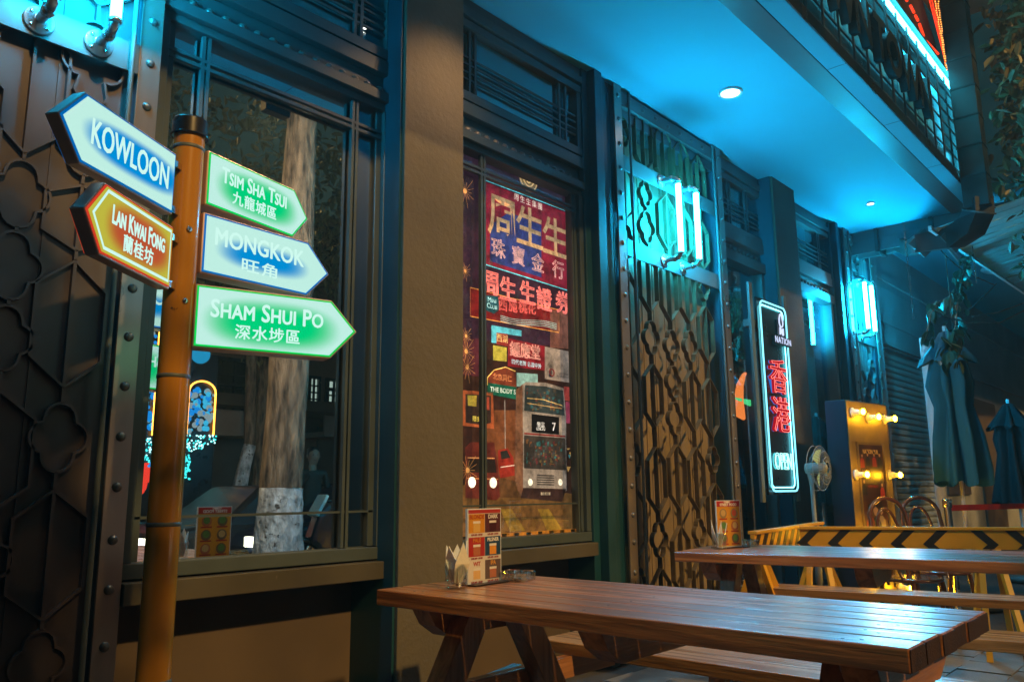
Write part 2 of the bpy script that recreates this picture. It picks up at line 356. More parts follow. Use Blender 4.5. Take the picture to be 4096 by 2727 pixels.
# riveted posts
zs = [.37, .56, .76, .94, 1.135, 1.325, 1.52, 1.715, 1.91, 2.105, 2.30, 2.49, 2.685, 2.88, 3.07, 3.265, 3.46, 3.65, 3.85, 4.04]
strapz(1.283, 1.372, 3.20, zs)
strapz(4.732, 4.828, 3.17, zs)
strapz(6.315, 6.41, 3.17, zs)
strapz(9.435, 9.53, 3.17, zs)
strapz(10.30, 10.40, 3.17, zs)
for x0, x1 in ((1.2831, 1.3719), (4.7321, 4.8279), (6.3151, 6.4099), (9.4351, 9.5299), (10.3001, 10.3999)):
    MB().box(x0, x1, 3.213, 3.5, 0, CEIL-.002).build('post_core', M_TEAL, bar)
# header strap with rivets above the grille bays
for x0, x1 in ((4.829, 6.314), (9.531, 10.299), (-1.2, 1.282)):
    hs = MB().box(x0, x1, 3.18, 3.20, 3.99, 4.10).build('riveted_header', M_METAL2, bar, bevel=.002)
    MB().box(x0, x1, 3.215, 3.38, 3.90, 3.985).box(x0, x1, 3.201, 3.38, 3.99, CEIL-.004).build('header_trim', M_METAL, bar)
    k = x0 + .12
    while k < x1: inst(RIV, 'rivet', hs, (k, 3.1795, 4.045)); k += .19

# ---- grille bays
def qf(cx, cz, w, h):
    circ = [(0, h*.5-w*.27, w*.27), (0, -h*.5+w*.27, w*.27), (w*.5-w*.29, 0, w*.29), (-w*.5+w*.29, 0, w*.29)]
    pts = []
    for k in range(36):
        a = 2*math.pi*(k+.5)/36; dx, dz = math.cos(a), math.sin(a); best = .02
        for x, z, r in circ:
            b = dx*x+dz*z; q = b*b-(x*x+z*z-r*r)
            if q > 0: best = max(best, b+math.sqrt(q))
        pts.append((cx+dx*best, cz+dz*best))
    return pts
def grille(cols, y0, y1, hw, back_y, x0, x1, sheet, lm, t=.006):
    s = MB().box(x0, x1, back_y, back_y+.02, 0, CEIL-.01)
    s = s.build('grille_back_sheet', sheet, bar)
    rb = MB()
    for x in [x0 + (x1-x0)*k/9 for k in range(1, 9)]: rb.box(x-.006, x+.006, back_y-.006, back_y-.0005, .01, CEIL-.02)
    rb.build('sheet_rib', sheet, s)
    for cx, seq in cols:
        last = None
        for kind, zt, zb in seq:
            if last is not None and last - zt > .005:
                MB().sweep([(cx, last), (cx, zt)], t, y0, y1).build('lattice_bar', lm, s)
            if kind == 'Q':
                MB().sweep(qf(cx, (zt+zb)/2, min(.235, (zt-zb)*.8), zt-zb), t*.8, y0, y1, True).build('quatrefoil', lm, s)
            else:
                ap = min(.115, (zt-zb)*.22)
                MB().sweep([(cx, zt), (cx+hw, zt-ap), (cx+hw, zb+ap), (cx, zb), (cx-hw, zb+ap), (cx-hw, zt-ap)], t, y0, y1, True).build('lattice_hexagon', lm, s)
                MB().sweep([(cx, zt), (cx, zb)], t, y0+.001, y1-.001).build('lattice_bar', lm, s)
            last = zb
    return s
def cz(cx, y, seq): return [(k, zat(cx, y, a), zat(cx, y, b)) for k, a, b in seq]
YL = 3.21
c1, c2, c3, c4, c5 = [P(q, 1900, YL).x for q in (2542, 2630, 2713, 2789, 2858)]
ecols = [
 (c1, cz(c1, YL, [('Q', 470, 590), ('H', 640, 880), ('Q', 900, 1035), ('H', 1080, 1387), ('H', 1462, 1727), ('Q', 1767, 1905), ('H', 1950, 2229), ('Q', 2267, 2400), ('H', 2440, 2700)])),
 (c2, cz(c2, YL, [('H', 440, 690), ('Q', 725, 828), ('Q', 845, 975), ('H', 1005, 1248), ('Q', 1283, 1418), ('H', 1454, 1709), ('H', 1785, 2050), ('Q', 2087, 2228), ('H', 2270, 2560)])),
 (c3, cz(c3, YL, [('H', 500, 740), ('H', 780, 1000), ('H', 1040, 1287), ('Q', 1320, 1447), ('Q', 1463, 1592), ('Q', 1607, 1740), ('H', 1776, 2033), ('H', 2100, 2380), ('H', 2400, 2640)])),
 (c4, cz(c4, YL, [('H', 560, 790), ('H', 830, 1030), ('H', 1060, 1292), ('Q', 1323, 1449), ('H', 1479, 1725), ('H', 1787, 2041), ('Q', 2073, 2185), ('H', 2220, 2480)])),
 (c5, cz(c5, YL, [('H', 620, 850), ('H', 880, 1080), ('Q', 1110, 1200), ('H', 1225, 1453), ('H', 1512, 1750), ('Q', 1785, 1890), ('H', 1930, 2180), ('H', 2210, 2420)])),
]
grille(ecols, 3.20, 3.238, .118, 3.375, 4.829, 6.314, M_SHEET, M_LATT)
YL2 = 3.225
lc = [P(q, 1400, YL2).x for q in (15, 270)]
l3 = lc[0] - (lc[1]-lc[0]) 
lcols = [(lc[1], cz(lc[1], YL2, [('H', -330, 20), ('Q', 90, 420), ('Q', 440, 700), ('H', 740, 1000), ('H', 1042, 1547), ('Q', 1612, 1887), ('H', 1960, 2480), ('Q', 2520, 2800)])),
 (lc[0], cz(lc[0], YL2, [('H', -700, -300), ('Q', -260, 0), ('H', 60, 610), ('Q', 640, 905), ('Q', 925, 1195), ('Q', 1220, 1480), ('H', 1560, 2060), ('Q', 2100, 2400)])),
 (l3, cz(l3, YL2, [('H', 200, 700), ('Q', 800, 1080), ('H', 1150, 1650), ('Q', 1700, 1980)]))]
grille(lcols, 3.225, 3.249, .125, 3.25, -1.2, 1.282, M_DOOR, M_DOOR, .012)
hcols = []
for k in range(3):
    x = 9.66 + k*.25; z = 4.0; seq = []; i = k
    while z > .3:
        if i % 3 == 1: seq.append(('Q', z, z-.30)); z -= .36
        else: seq.append(('H', z, z-.6)); z -= .68
        i += 1
    hcols.append((x, seq))
grille(hcols, 3.21, 3.245, .09, 3.375, 9.531, 10.299, M_METAL2, M_METAL2)
for x0, x1 in ((4.829, 6.314), (9.531, 10.299), (-1.2, 1.2825)):       # flat bars carrying the tube lamps
    for z0, z1 in ((2.81, 2.94), (3.475, 3.60)):
        MB().box(x0+.001, x1-.001, 3.196, 3.207, z0, z1).build('mounting_bar', M_METAL2, bar, bevel=.002)
for x in (4.93, 6.26, 9.58, 1.243): MB().tube([(x, 3.17, 0), (x, 3.17, CEIL-.01)], .011, 8).build('edge_rod', M_METAL2, bar)
MB().tube([(.17, 3.10, 1.9), (.17, 3.10, CEIL)], .038, 12).lathe([(.038, 0), (.043, .002), (.043, .03), (.038, .032)], (.17, 3.10, 3.0), 12).build('drain_pipe', M_METAL2, bar)

# ---- far window bays F and G : tinted glass, transom, dark room behind
def bay(x0, x1):
    wf = MB(); Y = 3.24
    wf.box(x0, x1, Y, Y+.1, .0, .14); wf.box(x0, x0+.06, Y, Y+.1, .141, 3.148); wf.box(x1-.06, x1, Y, Y+.1, .141, 3.148)
    wf.box(x0, x1, Y-.02, Y+.10, 3.15, 3.245); wf.box(x0, x1, Y+.03, Y+.10, 3.247, 3.350); wf.box(x0, x1, Y-.012, Y+.10, 3.352, 3.446)
    wf.box(x0, x1, Y-.006, Y+.06, 3.448, 3.506); wf.box(x0, x1, Y-.006, Y+.06, 3.93, 3.985); wf.box(x0, x1, Y-.02, Y+.10, 4.0, 4.055); wf.box(x0, x1, Y, Y+.10, 4.06, CEIL)
    o = wf.build('window_frame', M_METAL2, bar, bevel=.003)
    MB().box(x0+.03, x1-.03, MIR, MIR+.004, .13, 3.16).build('window_pane', G_DOOR, bar)
    MB().box(x0+.02, x1-.02, 3.278, 3.281, 3.50, 3.935).build('transom_pane', G_DOOR, bar)
    k = x0+.1
    while k < x1-.05: inst(RIVB, 'rivet', o, (k, 3.268, 3.29)); k += .085
    for x in (x0+.25, x0+.30, x1-.30, x1-.25): MB().box(x-.009, x+.009, 3.25, 3.27, 3.508, 3.928).build('glazing_bar', M_METAL, o)
    for z in (3.60, 3.645, 3.70, 3.745): MB().box(x0+.01, x1-.01, 3.254, 3.266, z-.006, z+.006).build('glazing_bar', M_METAL, o)
    return o
bay(6.415, 7.318); bay(7.865, 9.098)
MB().box(-1.3, 10.4, 4.6, 4.8, 0, 5).box(-1.3, 10.4, 3.55, 4.6, 3.56, 3.6).box(-1.3, 10.4, 3.6, 4.6, -.05, 0.0).build('back_wall', M_DARK, bar)
MB().box(10.41, 10.6, 3.2, 4.8, 0, CEIL).build('end_wall', M_WALLN, bar)
MB().box(-1.2, 10.6, 3.2, 4.8, CEIL+.11, 9).build('upper_wall', M_CONC, bar)

# ---- canopy soffit, edge beam and end beam
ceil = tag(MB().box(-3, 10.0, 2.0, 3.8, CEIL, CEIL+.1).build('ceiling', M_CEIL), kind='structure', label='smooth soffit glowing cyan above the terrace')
cb = thing('canopy_edge', 'dark steel beam with a pale sill edging the soffit under the big sign', 'beam')
MB().box(-3, 9.35, 1.83, 1.999, 3.99, 4.4).build('edge_beam', M_METAL, cb, bevel=.004)
MB().box(-3, 9.34, 1.812, 1.828, 4.061, 4.40).build('fascia', M_BLACK, cb)
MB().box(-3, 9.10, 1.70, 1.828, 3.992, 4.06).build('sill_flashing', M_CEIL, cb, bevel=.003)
for k in range(6): MB().box(3.0+k*1.2, 3.003+k*1.2, 1.698, 1.83, 3.990, 4.062).build('flashing_joint', M_METAL, cb)
eb = thing('end_beam', 'dark channel beam closing the far end of the soffit', 'beam')
MB().box(9.75, 10.0, 1.2, 3.2, 4.02, 4.128).box(9.75, 9.78, 1.2, 3.2, 3.86, 4.02).box(9.97, 10.0, 1.2, 3.2, 3.86, 4.02).build('channel', M_METAL, eb, bevel=.003)
for y in (1.95, 2.3, 2.9): MB().box(9.72, 10.03, y-.02, y+.02, 3.84, 4.125).build('bracket', M_DUCT, eb)

# ---- rooftop letter sign
sg = thing('rooftop_letter_sign', 'mesh fronted letter sign edged with cyan light strips above the soffit', 'sign')
SX1 = 8.80
MB().box(-1, SX1+.05, 2.02, 2.06, 4.42, 5.35).build('back_panel', M_METAL2, sg)
mb = MB()
for i in range(33):
    x = SX1 - .05 - i*.3
    MB().bar((x, 1.74, 4.13), (x, 1.74, 5.12), .014).build('mesh_bar', M_METAL, sg)
for k in range(7):
    z = 4.2 + k*.135
    MB().bar((-1, 1.755, z), (SX1, 1.755, z), .012).build('mesh_bar', M_METAL, sg)
for i in range(33):
    x = SX1 - .05 - i*.3
    MB().box(x-.29, x-.005, 1.86, 1.875, 4.41, 5.10).build('tin_panel', M_TIN, sg)
MB().box(-1, SX1+.02, 1.72, 2.0, 5.22, 5.25).box(SX1+.02, SX1+.05, 1.72, 2.0, 4.07, 5.25).build('sign_frame', M_METAL, sg)
for i in range(20):
    x = SX1 - .02 - i*.46
    MB().box(x-.43, x, 1.74, 1.765, 5.13, 5.17).build('led_light_bar', LEDC, sg)
MB().box(SX1-.03, SX1+.005, 1.73, 1.745, 4.15, 5.12).build('led_light_bar', LEDC, sg)
for i in range(24):
    x = SX1 - .04 - i*.4
    MB().box(x-.38, x, 1.75, 1.77, 4.085, 4.112).build('led_light_bar', RIM_GLOW, sg)  # lower rim reflecting the leds, built as glowing bars
for ch, x in zip('DOWNTOWN', (4.62, 4.98, 5.38, 5.80, 6.19, 6.52, 6.95, 7.37)):
    text(ch, .50, M_BLACK, sg, 'sign_letter', FM((x, 1.70, 4.50)), ext=.03, sx=.95, off=.012)
MB().box(-3, 9.10, 1.690, 1.6985, 3.99, 4.085).build('fascia', M_BLACK, cb)
# red light sculpture above it
rs = thing('red_rope_light_figure', 'red rope light star shape standing above the cyan edged sign', 'light sculpture')
pts0 = [P(3600+a, b, 1.75) for a, b in ((-20, -60), (40, 20), (60, 60), (75, 90), (100, 160), (165, 230))]
for a, b in zip(pts0[:-1], pts0[1:]): MB().tube([a.lerp(b, .08), a.lerp(b, .8)], .012, 6).build('light_tube', RED_L, rs)
for k, off in enumerate((0, 22, 50)):
    q = [P(3710+off*.5+t*82-off*t*.6, -30+t*318, 1.74+.01*k) for t in [i/14 for i in range(15)]]
    MB().tube(q, .006, 6).build('light_tube', RED_L, rs)
ledm = MB().sphere((0, 0, 0), .0065, 6).mesh('led_bulb', em('orange led', (1, .35, .06), 2.2))
for row in range(2):
    for i in range(34):
        t = i/33; inst(ledm, 'led_bulb', rs, P(3735 + 14*row + t*(52-14*row) + random.uniform(-2, 2), -20+t*300, 1.72))
MB().prism([(P(a, b, 1.8).x, P(a, b, 1.8).z) for a, b in ((3560, -40), (3690, -40), (3790, 290), (3660, 200))], 1.83, 1.86).build('backing_board', mat('dark red board', (.03, .006, .006), .6), rs)

# ================================================================== tube lamps
CY3 = [em('cyan neon tube', (.0062, .56, 1.0), k) for k in (120, 215, 360)]
def tube_lamp(x, label, bolts=True):
    t = thing('tube_lamp', label, 'wall lamp', (x, 3.196, 2.876), 0, 'cyan tube lamps on pipe brackets')
    MB().tube([(0, -.156, .045), (0, -.156, .594)], .0215, 14).build('tube', CY3[0 if x < 3 else 1 if x < 7 else 2], t)
    for z, s in ((0, 1), (.655, -1)):
        e = MB(); arc = [(0, -.012, z), (0, -.10, z)] + [(0, -.10-.056*math.sin(a), z+s*.056*(1-math.cos(a))) for a in [i*math.pi/12 for i in range(1, 7)]]
        e.tube(arc, .0195, 12); e.lathe([(.0195, 0), (.0255, .003), (.0255, .022), (.0195, .025)], (0, -.085, z), 12, 'y')
        e.lathe([(.0195, 0), (.0255, .003), (.0255, .015), (.0195, .018)], (0, -.156, z + (.045-.02 if s > 0 else -.04)), 12)
        el = e.build('pipe_elbow', M_PIPE, t)
        fl = MB().lathe([(.001, -.012+.012), (.055, 0), (.055, .008), (.052, .010), (.028, .011), (.026, .022), (.019, .024)], (0, -.001, z), 20, 'y').build('flange', M_PIPE, t)
        for k in range(4):
            a = math.pi/4+k*math.pi/2; MB().lathe([(.008, 0), (.008, .004), (.004, .006), (.0005, .006)], (.039*math.cos(a), -.011, z+.039*math.sin(a)), 8, 'y').build('screw', M_CHROME, fl)
    return t
for x, l in ((.90, 'cyan tube lamp cut by the frame, left of the pair over the quatrefoil door'), (1.117, 'cyan tube lamp beside the riveted post above the KOWLOON sign'),
             (5.39, 'cyan tube lamp over the bronze lattice, nearer the tall street poster'), (5.67, 'cyan tube lamp over the bronze lattice, nearer the NATION sign'),
             (9.60, 'small far cyan tube lamp next to the last riveted post'), (9.83, 'small far cyan tube lamp nearest the roller shutter')):
    tube_lamp(x, l)

it = thing('tube_reflection', 'added cyan tube standing in for a lamp reflection in the glass left of the last columns', 'lamp'); v = P(3247, 1285, 3.42)  # mirror image of the far tubes, built as a glowing tube
MB().tube([(v.x, 3.42, v.z-.27), (v.x, 3.42, v.z+.27)], .02, 12).build('tube', CY3[0], it)
for d_ in (-.29, .27): MB().box(v.x-.03, v.x+.03, 3.39, 3.46, v.z+d_, v.z+d_+.02).build('holder', M_PIPE, it)
# downlights in the soffit
for x, y, l in ((5.486, 2.60, 'large round recessed downlight glowing white in the soffit'), (8.81, 2.65, 'small distant recessed downlight near the far end of the soffit'), (3.0, 2.6, 'recessed downlight above the plaster pillar, over the top of the frame')):
    t = thing('ceiling_lamp', l, 'ceiling lamp', (x, y, CEIL), 0, 'recessed downlights')
    q_ = .85 if x < 6 else .42
    MB().lathe([(.11*q_, -.001), (.11*q_, -.010), (.088*q_, -.014), (.082*q_, -.003)], n=24).build('rim', M_WHITE, t)
    MB().lathe([(.0005, -.006), (.081*q_, -.005)], n=24).build('lens', DOWN, t)
    ld = bpy.data.lights.new('downlight_beam', 'SPOT'); ld.energy = 85 if x < 4 else 22; ld.color = (1.0, .58, .27) if x < 4 else (1, .62, .32); ld.spot_size = R(110); ld.spot_blend = .8; ld.shadow_soft_size = .07
    lo = bpy.data.objects.new('downlight_beam', ld); C.objects.link(lo); lo.parent = t; lo.location = (0, 0, -.03)

fl_ = thing('added_flood_lamp', 'added warm floodlight out of view on the canopy edge, aimed at the street tree', 'added lamp', (3.0, 1.62, 3.93))  # lamp added out of view to brighten the mirrored tree
MB().box(-.10, .10, -.05, .03, -.08, .08).box(-.02, .02, .031, .09, -.02, .12).build('housing', M_BLACK, fl_, bevel=.005)
MB().box(-.09, .09, -.054, -.051, -.07, .07).build('lens', em('added flood lens', (1, .75, .45), 8), fl_)
ld = bpy.data.lights.new('added_flood_beam', 'SPOT'); ld.energy = 330; ld.color = (1.0, .72, .46); ld.spot_size = R(112); ld.spot_blend = .7; ld.shadow_soft_size = .06
lo = bpy.data.objects.new('added_flood_beam', ld); C.objects.link(lo); lo.parent = fl_; lo.location = (.02, -.09, 0); lo.rotation_euler = (Vector((3.0, 1.62, 3.93))-Vector((5.0, -1.8, 3.0))).to_track_quat('Z', 'Y').to_euler()
# ================================================================== signpost
POLE = Vector((1.30, 2.74, 0))
sp = thing('signpost', 'orange pole carrying five lit arrow signs in front of the reflective window', 'signpost', POLE)
MB().tube([(0, 0, 0), (0, 0, 2.40)], .054, 28).build('pole', M_POLE, sp)
MB().tube([(0, 0, 2.395), (0, 0, 2.455)], .062, 28).lathe([(.062, 0), (.058, .006), (.0005, .008)], (0, 0, 2.455), 28).lathe([(.0625, 0), (.068, .004), (.0625, .008)], (0, 0, 2.392), 28).build('pole_cap', M_BLACK, sp)
MB().tube([(-.01, .058, .1), (-.012, .060, 1.2), (-.008, .058, 2.3)], .005, 6).build('feed_cable', M_BLACK, sp)
for z_ in (.5, 1.0, 1.5, 2.34): MB().lathe([(.0545, 0), (.056, .001), (.056, .013), (.0545, .014)], (0, 0, z_), 24).build('clamp_band', M_METAL2, sp)
chips(M_POLE, 9, .69, (.10, .05, .02))
def backlit(name, core, edge, cu, cv, a, b, lo=.55, hi=1.05, s=1.0):   # lamp-filled box: brightest where the tubes run round the rim
    m = bpy.data.materials.new(name); m.use_nodes = True; n = m.node_tree; n.nodes.clear()
    tc = n.nodes.new('ShaderNodeTexCoord'); sx = n.nodes.new('ShaderNodeSeparateXYZ'); n.links.new(tc.outputs['Object'], sx.inputs[0])
    def math_(op, x, y=None):
        k = n.nodes.new('ShaderNodeMath'); k.operation = op
        for i, v in enumerate((x, y)):
            if v is None: continue
            if isinstance(v, (int, float)): k.inputs[i].default_value = v
            else: n.links.new(v, k.inputs[i])
        return k.outputs[0]
    u = math_('POWER', math_('ABSOLUTE', math_('DIVIDE', math_('SUBTRACT', sx.outputs[0], cu), a)), 3.0)
    v = math_('POWER', math_('ABSOLUTE', math_('DIVIDE', math_('SUBTRACT', sx.outputs[2], cv), b)), 2.2)
    d = math_('ADD', u, v)
    mr = n.nodes.new('ShaderNodeMapRange'); mr.interpolation_type = 'SMOOTHSTEP'; mr.inputs[1].default_value = lo; mr.inputs[2].default_value = hi; n.links.new(d, mr.inputs[0])
    mx = n.nodes.new('ShaderNodeMix'); mx.data_type = 'RGBA'; mx.inputs[6].default_value = (*core, 1); mx.inputs[7].default_value = (*edge, 1); n.links.new(mr.outputs[0], mx.inputs[0])
    e = n.nodes.new('ShaderNodeEmission'); e.inputs[1].default_value = s; n.links.new(mx.outputs[2], e.inputs[0])
    o = n.nodes.new('ShaderNodeOutputMaterial'); n.links.new(e.outputs[0], o.inputs[0]); return m
WH = (.37, .61, .54)
def arrow(az, u0, u1, u2, z0, z1, words, cjk, edgecol, core, hi, lab, wsz, csz, mir=1, white=W_EM, wu=0, border=None, wv=.045, cv=-.052, wx=1, cxs=1, case=M_CASE):
    # local frame: x along the arm away from the pole, z up, y the thickness
    ang = R(90 - az)
    b = bpy.data.objects.new('sign_box', None); C.objects.link(b); b.parent = sp; b.rotation_euler = (0, 0, ang); b['label'] = lab
    zm = (z0+z1)/2; b.location = (0, 0, zm); h = (z1-z0)/2
    T = .038 if az < 200 else .022
    poly = [(u0, -h), (u1, -h*1.0), (u2, 0), (u1, h), (u0, h)]
    MB().prism(poly, -T, T).build('case', case, b, bevel=.004)
    e = .006
    pe = [(u0+e, -h+e), (u1-e*.3, -h+e), (u2-e*1.4, 0), (u1-e*.3, h-e), (u0+e, h-e)]
    pf = [(u0+e*2, -h+e*2), (u1-e, -h+e*2), (u2-e*3, 0), (u1-e, h-e*2), (u0+e*2, h-e*2)]
    fm = backlit('backlit face', core, WH, (u0+u1)/2+hi[4], hi[5], (u1-u0)*hi[0], h*hi[1], hi[2], hi[3])
    for sgn in (-1, 1):
        MB().prism(pe, sgn*T, sgn*(T+.003)).build('face_rim', em('rim glow', edgecol, .62), b)
        MB().prism(pf, sgn*(T+.003), sgn*(T+.005)).build('face', fm, b)
        # text runs left to right for someone facing this side
        fr = 1 if (sgn < 0) else -1          # side -y: reader sees +x to the right
        yy = sgn*(T+.0065); cu_ = (u0+u1)/2 + .01 + wu
        M1 = Matrix.Translation((cu_, yy, wv)) @ (Matrix.Rotation(math.pi/2, 4, 'X') if fr > 0 else Matrix.Rotation(math.pi, 4, 'Z') @ Matrix.Rotation(math.pi/2, 4, 'X'))
        text(words, wsz, white, b, 'lettering', M1, bold=.0017, sx=wx, ext=.0005, space=1.02)
        if cjk:
            M2 = Matrix.Translation((cu_, yy, cv)) @ (Matrix.Rotation(math.pi/2, 4, 'X') if fr > 0 else Matrix.Rotation(math.pi, 4, 'Z') @ Matrix.Rotation(math.pi/2, 4, 'X'))
            text(cjk, csz, white, b, 'lettering', M2, bold=.0010, sx=cxs, ext=.0005, space=1.12)
        if border:
            f_ = lambda k: [(u0+k, -h+k), (u1-k*.45, -h+k), (u2-k*1.6, 0), (u1-k*.45, h-k), (u0+k, h-k)]
            MB().sweep(f_(border), .010, yy-.0006, yy+.0006, True).build('border_line', white, b)
    for zz in (-h*.75, h*.75): MB().box(.03, u0-.0005, -.012, .012, zz-.012, zz+.012).build('bracket', M_CHROME, b)
    return b
GRN, BLU = (.0, .55, .13), (.0, .16, .52)
arrow(76, .055, .51, .60, 2.148, 2.36, 'Tsim Sha Tsui', '九龍城區', (.0, .75, .12), (.0, .44, .14), (.52, .90, .12, .95, .03, -.005), 'green lit arrow reading TSIM SHA TSUI', .085, .056, wv=.030, cv=-.042, wx=.70)
arrow(86, .052, .522, .636, 1.887, 2.115, 'MONGKOK', '旺角', (.0, .18, .60), (.0, .19, .46), (.50, .60, .06, .85, .03, -.01), 'white and blue lit arrow reading MONGKOK', .092, .056, wv=.030, cv=-.052, cxs=1.5, wx=.82)
arrow(105, .046, .551, .658, 1.611, 1.84, 'Sham Shui Po', '深水埗區', (.0, .75, .10), (.0, .44, .14), (.54, .90, .12, .98, .03, -.01), 'green lit arrow reading SHAM SHUI PO', .092, .058, wv=.028, cv=-.050, wx=.78)
arrow(239, .105, .565, .665, 2.060, 2.285, 'KOWLOON', None, (.0, .15, .50), (.0, .19, .48), (.56, .62, .35, 1.15, -.02, 0), 'large blue lit arrow reading KOWLOON', .115, .05, wv=0, wu=-.005, wx=.62)
arrow(232.5, .115, .53, .622, 1.790, 2.012, 'Lan Kwai Fong', '蘭桂坊', (.7, .05, .02), (.34, .06, .02), (.48, .8, .2, 1.2, 0, 0), 'red and yellow lit arrow reading LAN KWAI FONG', .082, .058, wv=.025, cv=-.043, border=.024, wx=.56)
for o in sp.children:
    if o.get('label', '').startswith('red'):
        for c in o.children:
            if c.name.startswith('face') and not c.name.startswith('face_rim'):
                nd = c.data.materials[0].node_tree
                [x for x in nd.nodes if x.type == 'MIX'][0].inputs[7].default_value = (.36, .33, .035, 1)
for az, z in ((239, 2.03), (232.5, 1.77)):
    a = R(90-az); MB().lathe([(.010, 0), (.010, .004), (.0005, .008)], (math.cos(a)*.03+.02, -.056, z), 8, 'y').build('bolt', M_CHROME, sp)

# ================================================================== street poster in window D
ps = thing('street_poster', 'tall night street print with a faint glow of its own behind the narrow window beside the pillar', 'poster')  # the print emits a little in its own colours
YP = 3.40
def PP(px, py, l=0): return P(px, py, YP)
PB = MB().box(3.06, 4.46, YP, YP+.03, .80, 3.2).build('poster_board', lit('poster night', (.035, .022, .035), .5), ps)
_pm = {}
def pmat(c, s=.55):
    s *= .75
    k = (c, s)
    if k not in _pm:
        m = lit('poster ink', c, s); n = m.node_tree; b = n.nodes['Principled BSDF']; tc = n.nodes.new('ShaderNodeTexCoord')
        nz = n.nodes.new('ShaderNodeTexNoise'); nz.inputs['Scale'].default_value = 11; nz.inputs['Detail'].default_value = 9; nz.inputs['Roughness'].default_value = .75; n.links.new(tc.outputs['Object'], nz.inputs['Vector'])
        mr = n.nodes.new('ShaderNodeMapRange'); mr.inputs[1].default_value = .33; mr.inputs[2].default_value = .68; mr.inputs[3].default_value = .25; mr.inputs[4].default_value = 1.5; n.links.new(nz.outputs[0], mr.inputs[0])
        vm = n.nodes.new('ShaderNodeVectorMath'); vm.operation = 'SCALE'; vm.inputs[0].default_value = c; n.links.new(mr.outputs[0], vm.inputs['Scale'])
        n.links.new(vm.outputs[0], b.inputs['Base Color']); n.links.new(vm.outputs[0], b.inputs['Emission Color']); _pm[k] = m
    return _pm[k]
def pr(name, pts, col, l=1, s=.55):
    q = [PP(a, b) for a, b in pts]; return MB().prism([(v.x, v.z) for v in q], YP-.0006*l, YP-.0006*(l-1)-.0001).build(name, pmat(col, s), ps)
def pl(name, pts, col, wd=.006, l=2, s=1.2, closed=False):
    q = [PP(a, b) for a, b in pts]; return MB().sweep([(v.x, v.z) for v in q], wd, YP-.0006*l-.0004, YP-.0006*l, closed).build(name, pmat(col, s), ps)
def pt(s_, px, py, size, col, l=3, bevel=0, s=1.0, sx=1, space=1, off=0):
    v = PP(px, py); v.y = YP-.0006*l-.001
    return text(s_, size, pmat(col, s), ps, 'print_lettering', FM(v), bevel=bevel, ext=.0002, sx=sx, space=space, off=off)
pr('print_area', [(1800, 560), (2395, 800), (2395, 1400), (1800, 1350)], (.05, .018, .04), 1)
pr('print_area', [(1800, 1350), (2395, 1400), (2395, 2140), (1800, 2140)], (.05, .02, .012), 1)
pr('print_road', [(1800, 1960), (1960, 1900), (2330, 1985), (2395, 2000), (2395, 2145), (1800, 2145)], (.20, .10, .028), 2)
pr('print_road', [(1955, 1640), (2090, 1640), (2090, 1990), (1890, 1990)], (.22, .075, .025), 2, .6)
for a in ((2000, 2050, 2090, 2140, 1985, 2035), (2150, 2055, 2215, 2130, 2150, 2030)):
    pr('print_lane_mark', [(a[0], 2035), (a[0]+45, 2035), (a[0]+100, 2120), (a[0]+40, 2125)], (.36, .22, .03), 3, .5)
pr('print_lane_mark', [(2290, 2035), (2330, 2035), (2395, 2090), (2395, 2110)], (.36, .22, .03), 3, .5)
# round emblem and the big jeweller sign
q = PP(2113, 715); 
MB().lathe([(.001, 0), (.098, 0)], (q.x, YP-.0012, q.z), 28, 'y').build('print_emblem', pmat((.38, .26, .10), .5), ps)
for r in (.088, .055): MB().tube([(q.x+r*math.cos(a), YP-.003, q.z+r*math.sin(a)) for a in [k*math.pi/12 for k in range(24)]], .004, 5, closed=True).build('print_emblem', pmat((.9, .62, .28), .9), ps)
pt('S', 2113, 715, .115, (.85, .60, .28), 4, s=.8)
pr('print_sign', [(1940, 728), (2275, 855), (2275, 1160), (1940, 1055)], (.26, .012, .035), 2, .9)
pr('print_sign', [(2035, 850), (2165, 900), (2165, 1110), (1960, 1045), (1960, 900)], (.035, .05, .22), 3, .9)
pl('print_neon', [(1940, 722), (2280, 850), (2280, 1165), (1940, 1058)], (.15, .75, .85), .008, 4, 1.1, True)
pt('周生生集團', 2112, 810, .052, (.95, .85, .70), 5, s=1.0, space=1.35)
for s_, x, y in (('周', 2010, 880), ('生', 2118, 925), ('生', 2220, 965)): pt(s_, x, y, .30, (.85, .55, .28), 5, s=.62, off=.004)
for s_, x, y in (('珠', 1992, 1000), ('寶', 2072, 1030), ('金', 2150, 1058), ('行', 2232, 1085)): pt(s_, x, y, .135, (.80, .45, .40), 5, bevel=.0022, s=1.0)
for s_, x, y in (('周', 1962, 1138), ('生', 2030, 1165), ('生', 2108, 1180), ('證', 2175, 1205), ('券', 2250, 1218)): pt(s_, x, y, .165, (.95, .22, .18), 7, bevel=.004, s=1.2)
pr('print_sign', [(1880, 1150), (2235, 1240), (2235, 1330), (1880, 1265)], (.22, .012, .012), 2, .8)
pl('print_neon', [(1880, 1150), (2235, 1240), (2235, 1330), (1880, 1265)], (.90, .40, .08), .005, 4, 1.0, True)
pr('print_badge', [(1935, 1180), (1990, 1185), (2000, 1235), (1975, 1255), (1940, 1240)], (.01, .10, .12), 4, 1)
pt('Mini', 1966, 1202, .045, (.55, .95, .95), 6, s=1.1); pt('Club', 1966, 1226, .045, (.55, .95, .95), 6, s=1.1)
for s_, x in (('西', 2010), ('施', 2050), ('桃', 2090), ('花', 2125)): pt(s_, x, 1222+ (x-2010)*.12, .09, (.75, .12, .10), 5, bevel=.002, s=1)
